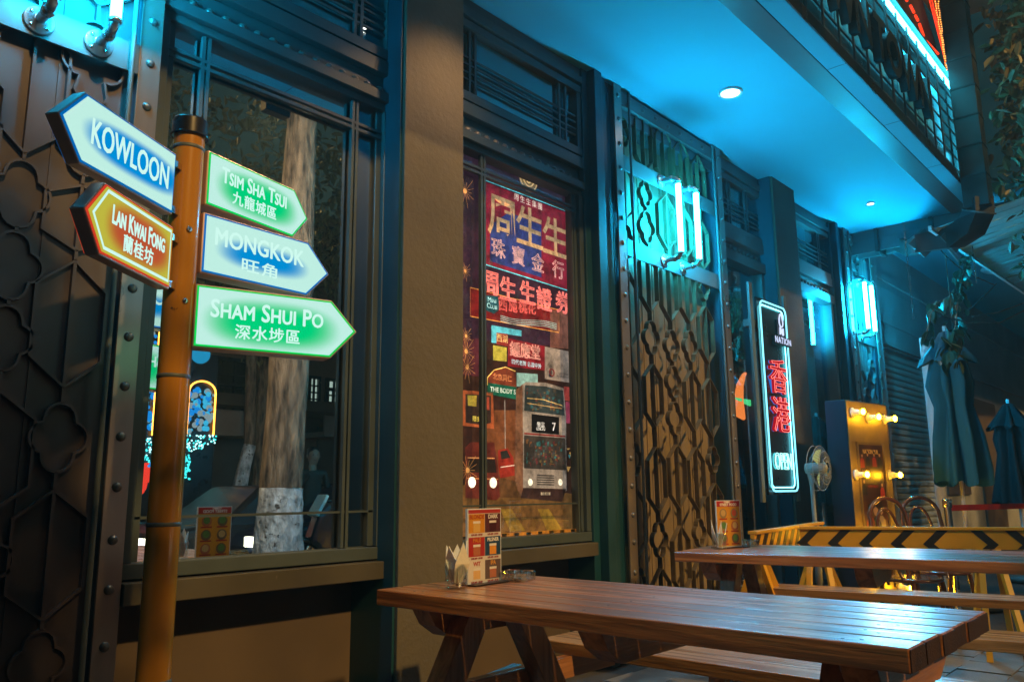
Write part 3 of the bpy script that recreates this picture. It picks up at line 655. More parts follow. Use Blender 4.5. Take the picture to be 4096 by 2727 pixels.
for k in range(4): pl('print_neon', [(2000+t*45, 1262+k*7+6*math.sin(t*1.2)+t*7, ) for t in range(6)], (.45, .80, .70), .003, 5, 1.0)
pr('print_sign', [(1965, 1300), (2085, 1322), (2085, 1345), (1985, 1330), (1985, 1372), (1965, 1370)], (.10, .50, .60), 3, 1.0)
pr('print_sign', [(1985, 1330), (2030, 1336), (2030, 1385), (1985, 1378)], (.30, .03, .02), 4, .8); pt('西湖', 2007, 1356, .055, (.95, .7, .25), 6, s=1)
pr('print_sign', [(2032, 1352), (2180, 1385), (2180, 1482), (2030, 1465)], (.27, .012, .02), 4, .8)
for s_, x in (('鍾', 2058), ('應', 2100), ('堂', 2140)): pt(s_, x, 1402+(x-2058)*.14, .105, (.85, .40, .30), 6, bevel=.002, s=1)
pt('四代老牌 名震中外', 2105, 1457, .036, (.55, .85, .90), 6, s=1.1)
pr('print_sign', [(1972, 1380), (2026, 1390), (2026, 1446), (1972, 1440)], (.50, .42, .05), 3, 1.0)
pr('print_sign', [(2178, 1386), (2288, 1408), (2288, 1532), (2178, 1515)], (.50, .42, .36), 5, .45)
q = PP(2205, 1490); MB().tube([(q.x+.024*math.cos(a), YP-.005, q.z+.024*math.sin(a)) for a in [k*math.pi/8 for k in range(16)]], .005, 5, closed=True).build('print_emblem', pmat((.35, .05, .04), .5), ps)
MB().box(q.x-.030, q.x-.004, YP-.0058, YP-.005, q.z-.032, q.z+.012).build('print_emblem', pmat((.03, .06, .10), .3), ps)
pt('CITIC BANK', 2252, 1496, .021, (.12, .10, .10), 8, s=.2); pt('INTERNATIONAL', 2254, 1508, .021, (.12, .10, .10), 8, s=.2)
pr('print_sign', [(2292, 1410), (2385, 1425), (2385, 1545), (2292, 1540)], (.20, .008, .03), 3, .7); pt('中信銀行', 2335, 1510, .062, (.85, .78, .78), 6, s=.9, space=1.05)
pr('print_arch', [(1948, 1560), (1948, 1510), (1975, 1480), (2020, 1468), (2060, 1485), (2066, 1560)], (.24, .05, .02), 4, .8)
pl('print_neon', [(1948, 1540), (1948, 1510), (1975, 1480), (2020, 1468), (2060, 1485)], (1.0, .65, .15), .006, 6, 1.3); pt('北京同仁', 2008, 1512, .045, (.95, .35, .12), 7, s=.9)
pr('print_sign', [(1948, 1530), (2064, 1548), (2064, 1597), (1948, 1575)], (.01, .13, .07), 6, .8); pt('THE BODY S', 2010, 1563, .042, (.75, .85, .70), 8, s=1.0, off=.0006)
for a in ((2066, 1490, 2150, 1545, (.30, .55, .50)), (2300, 1555, 2385, 1600, (.15, .5, .5)), (2300, 1610, 2340, 1680, (.3, .02, .08)), (2345, 1610, 2385, 1740, (.10, .30, .34)), (2290, 1700, 2340, 1760, (.45, .30, .05)), (2345, 1770, 2385, 1830, (.40, .14, .03)), (2255, 1545, 2290, 1600, (.45, .06, .05)), (2262, 1605, 2290, 1690, (.35, .05, .10)), (2290, 1850, 2385, 1900, (.15, .02, .01)), (1850, 1350, 1940, 1500, (.10, .02, .03)), (2345, 1100, 2385, 1380, (.10, .01, .05)), (2200, 1240, 2290, 1390, (.25, .10, .07))):
    pr('print_shopfront', [(a[0], a[1]), (a[2], a[1]+6), (a[2], a[3]+6), (a[0], a[3])], a[4], 3, .7)
for k in range(26):
    x = random.uniform(2262, 2385); y = random.uniform(1550, 1980); pr('print_light', [(x, y), (x+random.uniform(4, 16), y+1), (x+5, y+random.uniform(6, 26)), (x, y+6)], random.choice([(.5, .1, .05), (.1, .45, .5), (.6, .35, .1), (.4, .05, .2), (.5, .5, .4)]), 4, .8)
# double-decker bus
pr('print_bus_body', [(2062, 1560), (2100, 1528), (2180, 1530), (2252, 1552), (2262, 1660), (2264, 1960), (2240, 1985), (2085, 1985), (2060, 1930)], (.46, .40, .34), 8, .45)
pr('print_bus_side', [(2062, 1560), (2088, 1536), (2090, 1985), (2070, 1965), (2060, 1930)], (.26, .12, .06), 9, .6)
pr('print_windscreen', [(2098, 1540), (2180, 1545), (2250, 1562), (2256, 1662), (2094, 1642)], (.05, .07, .07), 9, .5)
pr('print_windscreen', [(2094, 1740), (2258, 1752), (2262, 1880), (2094, 1872)], (.06, .05, .04), 9, .6)
pr('print_destination', [(2124, 1655), (2234, 1668), (2234, 1738), (2124, 1728)], (.015, .012, .012), 9, .2)
pt('樂富', 2160, 1700, .040, (.9, .88, .8), 11, s=1); pt('LOK FU', 2160, 1716, .026, (.9, .88, .8), 11, s=1, off=.0005); pt('7', 2212, 1708, .075, (.95, .9, .85), 11, s=1, off=.001)
for a in range(60):
    x_ = random.uniform(2100, 2244); y_ = random.uniform(1556, 1640)+(x_-2100)*.10; y_ = min(y_, 1640+(x_-2094)*.1); w_ = random.uniform(3, 13); h_ = random.uniform(3, 16)
    pr('print_reflection', [(x_, y_-h_), (x_+w_, y_-h_+1), (x_+w_*.9, y_), (x_+1, y_)], random.choice([(.20, .12, .04), (.05, .14, .14), (.16, .05, .03), (.12, .10, .07)]), 10, .8)
pl('print_rail', [(2105, 1592), (2170, 1598), (2246, 1622)], (.75, .50, .16), .005, 11, .9); pl('print_rail', [(2105, 1612), (2245, 1634)], (.65, .4, .14), .004, 11, .9)
for a in range(90):
    x_ = random.uniform(2099, 2250); y_ = random.uniform(1770, 1868); w_ = random.uniform(3, 11); h_ = random.uniform(4, 26)
    pr('print_reflection', [(x_, y_-h_*.6), (x_+w_, y_-h_*.7), (x_+w_*.7, y_), (x_+1, y_)], random.choice([(.22, .09, .03), (.04, .15, .14), (.20, .14, .05), (.14, .03, .03), (.08, .07, .06)]), 10, .8)
pl('print_stripe', [(2094, 1733), (2258, 1745)], (.35, .04, .03), .010, 10, .5)
for k in range(5): pl('print_grille', [(2146, 1900+k*9), (2214, 1902+k*9)], (.06, .05, .04), .007, 10, .2)
pr('print_bumper', [(2090, 1950), (2262, 1955), (2245, 2005), (2080, 1990)], (.06, .03, .025), 10, .4); pr('print_plate', [(2160, 1968), (2198, 1968), (2198, 1979), (2160, 1979)], (.55, .45, .3), 11, .6); pt('HE 483', 2179, 1974, .022, (.05, .04, .03), 12, s=.1)
for x in (2118, 2238): 
    q = PP(x, 1928); MB().lathe([(.001, 0), (.022, 0)], (q.x, YP-.0075, q.z), 14, 'y').build('print_headlight', pmat((1, .95, .72), 1.6), ps)
# second bus, taxis, lamps
pr('print_bus_body', [(1850, 1560), (1970, 1570), (1975, 1715), (1850, 1702)], (.42, .10, .03), 6, .8)
pr('print_windscreen', [(1860, 1575), (1962, 1582), (1962, 1690), (1930, 1700), (1860, 1690)], (.06, .035, .025), 7, .5)
pr('print_sign', [(1885, 1660), (1948, 1666), (1948, 1692), (1885, 1686)], (.02, .015, .015), 8, .2); pt('隱安 1C', 1916, 1678, .036, (.95, .75, .12), 10, s=1.0)
pr('print_reflection', [(1868, 1580), (1905, 1582), (1903, 1625), (1870, 1622)], (.55, .40, .05), 8, .9); pr('print_reflection', [(1915, 1584), (1955, 1588), (1955, 1640), (1920, 1636)], (.35, .06, .03), 8, .8)
pr('print_taxi', [(1860, 1790), (1880, 1768), (1975, 1768), (1992, 1880), (1998, 1985), (1985, 2000), (1860, 1990)], (.14, .025, .015), 6, .7)
pr('print_windscreen', [(1872, 1835), (1978, 1838), (1985, 1890), (1868, 1888)], (.03, .02, .015), 7, .4)
pl('print_rail', [(1868, 1830), (1976, 1832)], (.75, .35, .12), .006, 8, .9); pl('print_rail', [(1866, 1912), (1990, 1916)], (.65, .25, .08), .006, 8, .8)
for x, y in ((1885, 1928), (1970, 1930)):
    q = PP(x, y); MB().lathe([(.001, 0), (.032, 0)], (q.x, YP-.0065, q.z), 14, 'y').build('print_headlight', pmat((1, .93, .66), 1.8), ps)
pr('print_taxi', [(1990, 1800), (2030, 1792), (2052, 1830), (2058, 1900), (2000, 1912), (1992, 1860)], (.34, .03, .015), 5, .7)
pr('print_windscreen', [(2000, 1805), (2026, 1800), (2040, 1830), (2004, 1836)], (.04, .04, .035), 6, .4); pl('print_rail', [(2000, 1868), (2056, 1860)], (.8, .6, .45), .006, 7, .9)
for x, y, r in ((1862, 1344, .03), (1862, 1405, .045), (1866, 1468, .045), (1858, 765, .05), (1858, 1085, .03), (1868, 1880, .05)):
    q = PP(x, y); st = MB()
    for k in range(14):
        a = 2*math.pi*k/14; st.sweep([(q.x+.006*math.cos(a), q.z+.006*math.sin(a)), (q.x+r*(1.2+.5*(k % 3))*math.cos(a), q.z+r*(1.2+.5*(k % 3))*math.sin(a))], .0011, YP-.0056, YP-.005)
    st.lathe([(.001, 0), (r*.32, 0)], (q.x, YP-.006, q.z), 12, 'y'); st.build('print_street_light', pmat((1, .45, .12), 1.0), ps)
pl('print_mast', [(2018, 1600), (2020, 1800)], (.45, .42, .38), .006, 4, .5)

hzs = MB().box(3.12, 4.36, 3.306, 3.330, .846, .864).build('barrier_reflection', pmat((.55, .20, .02), .5), ps)  # reflection of the chevron barrier, built as a glowing strip
for k in range(11): MB().box(3.16+k*.11, 3.20+k*.11, 3.3045, 3.3055, .847, .863).build('reflected_mark', M_CHEV, hzs)
# ================================================================== picnic tables
SCREW = MB().lathe([(.0048, 0), (.0045, .0007), (.001, .0002)], n=8).mesh('screw_head', M_METAL2)
def picnic(label, loc, rz, W=.73, L=1.84, near=-1.84, benchL=(.05, 1.62), benchR=(.03, 1.70), nb=True):
    t = thing('picnic_table', label, 'table', loc, rz, 'heavy timber picnic tables')
    H = .755; n = 6; pw = W/n
    for k in range(n):
        d = random.uniform(-.004, .004)
        MB().box(k*pw+.005, (k+1)*pw-.005, -L+d, d, H-.055, H).build('tabletop_plank', M_WOOD, t, bevel=.004)
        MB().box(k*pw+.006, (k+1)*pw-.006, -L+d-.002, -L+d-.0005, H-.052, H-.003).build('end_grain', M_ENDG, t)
    for k in range(n):
        for y in (-.15, -.19, -L/2, -L+.12, -L+.16): inst(SCREW, 'screw_head', t, ((k+.5)*pw+random.uniform(-.02, .02), y, H+.0002))
    for y in (-.17, -L/2, -L+.14):
        MB().prism([(.06, H-.056), (W-.06, H-.056), (W-.10, H-.12), (W-.17, H-.165), (.17, H-.165), (.10, H-.12)], y-.045, y+.045).build('cleat', M_WOODX, t, bevel=.003)
    for y in (-.26, -L+.23):
        for s in (0, 1):
            X = lambda x: x if s == 0 else W-x
            MB().prism([(X(.20), H-.058), (X(.32), H-.058), (X(-.10), 0), (X(-.22), 0)], y-.042+s*.001, y+.042+s*.001).build('leg', M_WOODZ, t, bevel=.003)
        MB().box(-.47, W+.47, y+.046, y+.09, .335, .42).build('cross_beam', M_WOODX, t, bevel=.003)
    for s, (a, b) in ((0, benchL), (1, benchR)):
        for k in (0, 1):
            x0 = (-.46 + k*.149) if s == 0 else (W+.155+k*.149)
            MB().box(x0, x0+.145, -b, -a, .421, .47).build('bench_plank', M_BENCH, t, bevel=.004)
    return t
T1 = picnic('nearest timber picnic table with cyan sheen, beside the beer menu stand', (1.97, 2.44, 0), 0, benchL=(.25, 1.45))
T2 = picnic('second timber picnic table farther along, before the yellow chevron barrier', (4.215, 2.52, 0), R(9.5), W=.83, L=2.0, benchR=(.05, 1.9), benchL=(.05, 1.95))

# ---- napkin glasses, menus, ashtrays
def napkins(label, loc, rz, tall):
    t = thing('napkin_glass', label, 'glass', loc, rz, 'tumblers of paper napkins')
    MB().lathe([(.0005, .0), (.036, .0), (.041, .006), (.043, .095), (.0412, .095), (.037, .022), (.030, .018), (.0005, .018)], n=24).build('tumbler', G_CLR, t)
    for k in range(5):
        a = k*1.25+.3; b = MB(); h = .14+.035*random.random(); tip = random.uniform(.02, .045)
        ca, sa = math.cos(a), math.sin(a); wd = .030 if not tall else .012
        v = [(.012*ca-sa*wd*.6, .012*sa+ca*wd*.6, .022), (.012*ca+sa*wd*.6, .012*sa-ca*wd*.6, .022), (tip*ca+sa*wd, tip*sa-ca*wd, .09), (tip*ca-sa*wd*1.1, tip*sa+ca*wd*1.1, .09), ((tip+.012)*ca+sa*.004*(k-2), (tip+.012)*sa, h)]
        w_ = [(x-.004*ca, y-.004*sa, z) for x, y, z in v]
        b.add(v+w_, [(0, 1, 2, 3), (3, 2, 4), (6, 5, 8, 7), (8, 9, 7), (0, 3, 8, 5), (1, 6, 7, 2), (2, 7, 9, 4), (3, 4, 9, 8)]); b.build('napkin', M_PAPER, t)
    return t
napkins('tumbler stuffed with folded white napkins, left of the beer menu', tuple(PZ(1826, 2352, .755)[:2]) + (.755,), .4, False)
napkins('tumbler of thin white napkins on the farther table', tuple(PZ(2878, 2196, .755)[:2]) + (.755,), 1.2, True)

def menu(label, loc, rz, beer_front):
    t = thing('menu_stand', label, 'menu', loc, rz, 'acrylic table menus')
    w_, h_ = .20, .285
    MB().box(-w_/2, w_/2, -.005, .005, .006, h_).build('acrylic_sheet', lit('acrylic edge', (.65, .7, .7), .05, .15), t)
    MB().box(-w_/2-.005, w_/2+.02, -.05, .05, 0, .006).build('base_tray', M_BLACK, t)
    def cm(c): return lit('menu ink', c, .04, .3)
    def side(sgn, beer):
        y = -.0056*sgn; Rm = Matrix.Rotation(math.pi/2, 4, 'X') if sgn > 0 else Matrix.Rotation(math.pi, 4, 'Z') @ Matrix.Rotation(math.pi/2, 4, 'X')
        def bx(x0, x1, z0, z1, c, l=1, nm='menu_panel'):
            xx = (x0, x1) if sgn > 0 else (-x1, -x0)
            MB().box(xx[0], xx[1], y-.0004*l*sgn, y-.0004*(l-1)*sgn-.0001*sgn, z0, z1).build(nm, cm(c), t)
        def tx(s_, x, z, sz, c): text(s_, sz, cm(c), t, 'menu_lettering', Matrix.Translation((x*sgn, y-.0018*sgn, z)) @ Rm, ext=.0001, off=.0006)
        if beer:
            bx(-.096, .096, .01, h_-.004, (.62, .56, .48)); bx(-.096, .096, h_-.018, h_-.004, (.42, .04, .03), 2)
            rows = (((.60, .26, .02), 'BLONDE', (.42, .07, .02), (.10, .03, .03), 'DARK', (.8, .75, .68), (.65, .40, .10), (.06, .015, .015)),
                    ((.40, .03, .02), 'PALE', (.62, .22, .03), (.02, .06, .12), 'PILSNER', (.8, .76, .66), (.42, .14, .06), (.70, .28, .03)),
                    ((.66, .60, .50), 'WIT', (.42, .04, .02), (.12, .08, .07), 'IPA', (.7, .32, .04), (.70, .42, .16), (.42, .14, .07)))
            for i, (ca, na, ta, cb_, nb_, tb, ga, gb) in enumerate(rows):
                zt = h_-.02-i*.088; zb = zt-.072
                for xc, cc, nm, tc_, gl in ((-.048, ca, na, ta, ga), (.048, cb_, nb_, tb, gb)):
                    bx(xc-.047, xc+.047, zb, zt, cc, 2); tx(nm, xc, zt-.012, .022 if len(nm) < 7 else .019, tc_)
                    bx(xc-.020, xc+.020, zb+.004, zb+.036, gl, 3, 'beer_picture'); bx(xc-.021, xc+.021, zb+.036, zb+.045, (.72, .68, .6), 3, 'beer_picture')
                    tx('5.5% ABV - 25 IBU', xc, zb-.007, .0085, (.3, .05, .03))
        else:
            bx(-.096, .096, .01, h_-.004, (.62, .27, .02)); bx(-.096, .096, h_-.038, h_-.004, (.42, .03, .02), 2)
            tx('COMBO', -.01, h_-.011, .014, (.9, .85, .7)); tx('STREET FOOD', 0, h_-.027, .022, (.9, .85, .7))
            for i in range(3):
                for j in (-1, 1):
                    xc = j*.046; zc = .205-i*.075
                    MB().lathe([(.001, 0), (.030, 0)], (xc*sgn, y-.0016*sgn, zc), 14, 'y').build('food_picture', cm(random.choice([(.30, .20, .08), (.16, .10, .05), (.40, .12, .05)])), t)
                    MB().lathe([(.001, 0), (.020, 0)], (xc*sgn, y-.0021*sgn, zc+.004), 12, 'y').build('food_picture', cm(random.choice([(.10, .22, .05), (.55, .35, .12), (.5, .08, .03)])), t)
                    bx(xc-.032, xc+.032, zc-.036, zc-.028, (.35, .03, .02), 2)
    side(1, beer_front); side(-1, not beer_front)
    return t
mpos = PZ(1872, 2345, .755).lerp(PZ(1995, 2322, .755), .5)
menu('acrylic beer menu stand listing BLONDE, DARK, PALE, PILSNER, WIT and IPA', (mpos.x, mpos.y, .755), R(3), True)
mp2 = PZ(2937, 2190, .755)
menu('narrow orange STREET FOOD menu stand on the farther table', (mp2.x, mp2.y+.03, .755), R(-18), False)
def ashtray(label, loc, rz, s=1):
    t = thing('ashtray', label, 'ashtray', loc, rz, 'square cut glass ashtrays')
    b = MB(); ro = .062*s; n = 48
    def ring(r, z, rib=0, notch=0):
        o = []
        for k in range(n):
            a = 2*math.pi*k/n; sq = 1/max(abs(math.cos(a)), abs(math.sin(a))); rr = r*(1+(min(sq, 1.28)-1)*.8)+(rib if k % 2 else 0)
            zz = z - (notch if k % 12 in (0,) else 0); o.append((rr*math.cos(a), rr*math.sin(a), zz))
        return o
    rings = [ring(.001, .0), ring(ro*.95, 0), ring(ro, .006, .003), ring(ro, .034, .003), ring(ro*.97, .038, 0, .008), ring(ro*.72, .036, 0, .008), ring(ro*.62, .010), ring(.001, .008)]
    vs = [v for r_ in rings for v in r_]; fs = [(i*n+k, i*n+(k+1) % n, (i+1)*n+(k+1) % n, (i+1)*n+k) for i in range(len(rings)-1) for k in range(n)]
    b.add(vs, fs); b.build('glass_dish', G_CUT, t); return t
ap = PZ(2060, 2322, .755); ashtray('square cut glass ashtray behind the beer menu', (ap.x+.01, ap.y, .755), .3)
ap = PZ(2988, 2182, .755); ashtray('square glass ashtray beside the STREET FOOD menu', (ap.x, ap.y, .755), .1)

# ================================================================== NATION neon sign
ns = thing('nation_neon_sign', 'tall framed neon sign reading NATION and OPEN on the dark pillar', 'sign')
YN = 2.98
MB().box(6.56, 7.12, YN+.012, YN+.03, 1.06, 2.76).build('backing_board', M_BLACK, ns)
for x in (6.46, 7.17):
    MB().box(x-.03, x+.03, YN+.01, YN+.035, 1.0, 2.87).build('mounting_rail', M_METAL2, ns, bevel=.003)
MB().box(6.50, 7.14, YN+.036, YN+.118, 2.5, 2.56).build('mounting_rail', M_METAL2, ns)
def rrect(x0, x1, z0, z1, r, y):
    o = []
    for cx, cz_, a0 in ((x1-r, z1-r, 0), (x0+r, z1-r, 90), (x0+r, z0+r, 180), (x1-r, z0+r, 270)):
        o += [(cx+r*math.cos(R(a0+k*15)), y, cz_+r*math.sin(R(a0+k*15))) for k in range(7)]
    return o
MB().tube(rrect(6.575, 7.105, 1.09, 2.73, .06, YN-.012), .0075, 8, closed=True).build('neon_border', em('neon border white', (.22, .80, 1.0), 1.5), ns)
MB().tube(rrect(6.605, 7.075, 1.12, 2.70, .05, YN+.002), .005, 8, closed=True).build('neon_border', CYAN_S, ns)
MB().box(6.80, 7.13, YN-.03, YN-.0, 2.37, 2.45).build('name_plate', M_BLACK, ns)
LIL = em('lilac logo light', (.62, .72, 1.0), .9)
text('NATION', .082, LIL, ns, 'lettering', FM((6.965, YN-.033, 2.41)), off=.0005, space=1.12)
MB().lathe([(.001, 0), (.075, 0)], (6.96, YN-.02, 2.60), 20, 'y').box(6.885, 7.035, YN-.02, YN-.001, 2.451, 2.60).build('emblem_plate', M_BLACK, ns)
MB().tube([(6.96+.036*math.cos(a)*(1-.3*math.sin(a)), YN-.026, 2.60+.06*math.sin(a)) for a in [k*math.pi/12 for k in range(24)]], .007, 6, closed=True).build('emblem', LIL, ns)
MB().tube([(6.93, YN-.026, 2.47), (6.93, YN-.026, 2.53), (6.99, YN-.026, 2.47), (6.99, YN-.026, 2.53)], .009, 6).build('emblem', LIL, ns)
RN = em('red neon', (1.0, .20, .16), 1.5); RD = em('red lit channel face', (.38, .004, .012), .8)
for s_, z in (('香', 2.06), ('港', 1.72)):
    text(s_, .33, RD, ns, 'character', FM((6.86, YN-.002, z)), ext=.012, sx=1.12, off=.002)
    text(s_, .33, RN, ns, 'neon_outline', FM((6.86, YN-.018, z)), bevel=.0019, sx=1.12)
    text(s_, .33, em('blue side glow', (.05, .25, .9), .45), ns, 'character', FM((6.85, YN+.009, z)), ext=.001, sx=1.12, off=.004)
text('OPEN', .20, em('neon open', (.45, 1.0, .9), 1.4), ns, 'lettering', FM((6.84, YN-.012, 1.335)), bevel=.003, sx=.68)
text('OPEN', .20, em('neon open dim', (.08, .55, .6), 1.0), ns, 'lettering', FM((6.83, YN+.004, 1.335)), sx=.68, ext=.003)

# chilli-shaped light and words inside the door glass
ch = thing('chilli_neon_light', 'orange horn shaped light with a green tip glowing behind the door glass', 'light')
q = [P(a, b, 3.5) for a, b in ((2997, 1480), (2975, 1500), (2960, 1540), (2955, 1600), (2962, 1660), (2975, 1672))]
MB().tube(q, [.006, .02, .035, .045, .045, .02], 10).build('horn', em('orange horn', (1.0, .26, .05), 1.0), ch)
q = [P(a, b, 3.47) for a, b in ((2936, 1589), (3003, 1600), (3005, 1625), (2975, 1612))]
MB().prism([(v.x, v.z) for v in q], 3.46, 3.48).build('green_tip', em('green tip', (.1, .9, .3), .8), ch)
dl = thing('door_lettering_panel', 'grey letters T and PU on the dark panel inside the door', 'sign')
v = P(2985, 1730, 3.55); text('T', .26, mat('grey letter', (.10, .12, .13), .6), dl, 'lettering', FM(v)); v = P(3000, 1806, 3.55); text('PU', .12, mat('grey letter', (.10, .12, .13), .6), dl, 'lettering', FM(v))
MB().box(6.5, 7.3, 3.56, 3.60, .2, 2.6).build('panel', M_BLACK, dl)

# ================================================================== bulb light box
lb = thing('bulb_light_box', 'tall poster case edged with glowing warm bulbs behind the barrier', 'light box', (7.10, 2.50, 0), R(-8))
lb.scale = (.84, .72, 1)
M_NAVY = mat('navy case side', (.006, .03, .06), .4, .1, .15, 3, .04)
M_BRASS = mat('brushed bronze face', (.24, .18, .09), .42, .2, .3, 4, .08)
MB().box(0, .88, 0, .26, 0, 1.86).build('cabinet', M_NAVY, lb, bevel=.005)
MB().box(.005, 0.875, -.006, -.001, .02, 1.855).build('front_plate', M_BRASS, lb)
MB().box(.005, 0.875, -.012, -.0065, 1.50, 1.85).build('top_plate', M_BRASS, lb, bevel=.002)
MB().box(.16, .70, -.010, -.0065, .28, 1.48).build('poster', mat('dark band poster', (.035, .015, .018), .35, scale=3, col2=(.10, .04, .035)), lb)
for x0, x1, z0, z1 in ((.70, .72, .26, 1.50), (.14, .16, .26, 1.50)): MB().box(x0, x1, -.03, -.0065, z0, z1).build('poster_frame', M_BRASS, lb)
pm = lambda c: lit('poster print', c, .06, .4)
SK, DK, RDc, GD = pm((.42, .26, .17)), pm((.012, .012, .014)), pm((.30, .03, .02)), pm((.60, .42, .15))
text('NATION PUB', .055, GD, lb, 'poster_lettering', FM((.43, -.0125, 1.42))); text('D-BLACK', .038, GD, lb, 'poster_lettering', FM((.30, -.0125, 1.25))); text('LIVE MUSIC', .05, GD, lb, 'poster_lettering', FM((.43, -.0125, .52))); text('EVERY NIGHT', .035, RDc, lb, 'poster_lettering', FM((.43, -.0125, 1.12)))
def fig(x, z, s, top):
    MB().prism([(x-.09*s, z), (x-.075*s, z+.13*s), (x-.03*s, z+.17*s), (x+.03*s, z+.17*s), (x+.075*s, z+.13*s), (x+.09*s, z)], -.0125, -.0105).build('poster_figure', top, lb)
    MB().lathe([(.001, 0), (.036*s, 0)], (x, -.013, z+.215*s), 14, 'y').build('poster_figure', SK, lb)
    MB().prism([(x-.038*s, z+.22*s), (x-.030*s, z+.26*s), (x, z+.272*s), (x+.030*s, z+.26*s), (x+.038*s, z+.22*s), (x, z+.238*s)], -.0145, -.0135).build('poster_figure', DK, lb)
for x, z, s, c in ((.24, 1.28, .5, RDc), (.36, 1.30, .45, DK), (.50, 1.29, .5, RDc), (.62, 1.28, .55, DK), (.24, 1.05, .55, DK), (.62, 1.02, .55, RDc), (.31, .68, 1.1, RDc), (.55, .70, 1.0, pm((.30, .22, .15))), (.43, .62, 1.4, DK)): fig(x, z, s, c)
bulbg = MB().sphere((0, -.145, 0), .026, 10).mesh('bulb', WARM)
sock = MB().lathe([(.001, 0), (.046, 0), (.046, .02), (.030, .028), (.022, .09), (.018, .11)], n=16, ax='y').mesh('bulb_socket', M_WHITE)
for x, z in ((.10, 1.75), (.43, 1.72), (.79, 1.72), (.07, 1.22), (.79, 1.22), (.07, .73), (.79, .73), (.07, .25), (.79, .25)):
    s = inst(sock, 'bulb_socket', lb, (x, -.012, z)); inst(bulbg, 'bulb', s, (0, 0, 0))

# pedestal fan
M_FAN = mat('grey fan enamel', (.28, .30, .31), .4, 0, .08, 4, .02)
fn = thing('pedestal_fan', 'small pedestal fan with round wire guard half hidden by the bulb case', 'fan', (7.0, 2.80, 0))
MB().lathe([(.001, 0), (.16, 0), (.17, .02), (.05, .05), (.02, .07), (.018, .30), (.03, .33), (.03, .62), (.02, .64), (.018, 1.15)], n=18).build('stand', M_FAN, fn)
fc = Vector((0, -.09, 1.28)); g = MB()
for r, yy in ((.19, 0), (.19, .05), (.14, -.035), (.09, -.05), (.05, -.055)):
    g.tube([(fc.x+r*math.cos(a), fc.y+yy, fc.z+r*math.sin(a)) for a in [k*math.pi/14 for k in range(28)]], .003, 5, closed=True)
for k in range(36):
    a = 2*math.pi*k/36; g.tube([(fc.x+.05*math.cos(a), fc.y-.055, fc.z+.05*math.sin(a)), (fc.x+.14*math.cos(a), fc.y-.035, fc.z+.14*math.sin(a)), (fc.x+.19*math.cos(a), fc.y, fc.z+.19*math.sin(a)), (fc.x+.1*math.cos(a), fc.y+.07, fc.z+.1*math.sin(a))], .0018, 4, False)
g.build('wire_guard', M_FAN, fn)
for k in range(3):
    a = k*2.094; MB().add([(fc.x+.02*math.cos(a), fc.y+.01, fc.z+.02*math.sin(a)), (fc.x+.16*math.cos(a-.5), fc.y-.012, fc.z+.16*math.sin(a-.5)), (fc.x+.17*math.cos(a), fc.y, fc.z+.17*math.sin(a)), (fc.x+.15*math.cos(a+.5), fc.y+.022, fc.z+.15*math.sin(a+.5))], [(0, 1, 2, 3), (3, 2, 1, 0)]).build('fan_blade', M_AWN, fn)
MB().lathe([(.001, -.06), (.045, -.05), (.05, .02), (.04, .12), (.001, .14)], (fc.x, fc.y+.08, fc.z), 14, 'y').build('motor', M_FAN, fn)
MB().tube([(0, 0, 1.14), (0, .02, 1.28)], .02, 10).build('neck', M_FAN, fn)

# ================================================================== chevron barriers
def barrier(label, a, b, z0, z1, nch, flip, legs):
    a = Vector(a); b = Vector(b); L = (b-a).length; ang = math.atan2(b.y-a.y, b.x-a.x)
    t = thing('chevron_barrier', label, 'barrier', (a.x, a.y, 0), ang, 'yellow and black sawhorse barriers')
    MB().box(0, L, -.015, .015, z0, z1).build('board', M_YEL, t, bevel=.003)
    MB().box(0, L, -.03, .03, z1+.001, z1+.022).build('top_rail', M_YEL, t, bevel=.003)
    h = z1-z0; step = L/nch
    for k in range(nch):
        x = step*(k+.35); d = -1 if k < flip else 1; th = h*.55
        zc = (z0+z1)/2-h*.25
        pts = [(x, z1-.002), (x+th, z1-.002), (x+th+d*h*.75, zc), (x+th+d*h*.48, z0+.002), (x+d*h*.48, z0+.002), (x+d*h*.75, zc)]
        for sg_ in (-1, 1): MB().prism(pts, sg_*.0152, sg_*.0175).build('chevron', M_CHEV, t)
    for x in legs:
        for s in (-1, 1):
            MB().bar((x, s*.02, z0-.002), (x-.05, s*.24, 0), .035, .035).build('leg', M_YEL, t)
            MB().bar((x+.10, s*.02, z0-.002), (x+.18, s*.24, 0), .035, .035).build('leg', M_YEL, t)
    return t
barrier('long yellow barrier board with black chevrons behind the second table', (5.93, 2.49, 0), (6.93, .0, 0), .69, .815, 13, 5, (.06, 1.15, 2.3))
barrier('short chevron barrier board running from the long one towards the bulb case', (5.18, 2.50, 0), (7.0, 2.75, 0), .66, .81, 11, 11, (.06, 1.6))

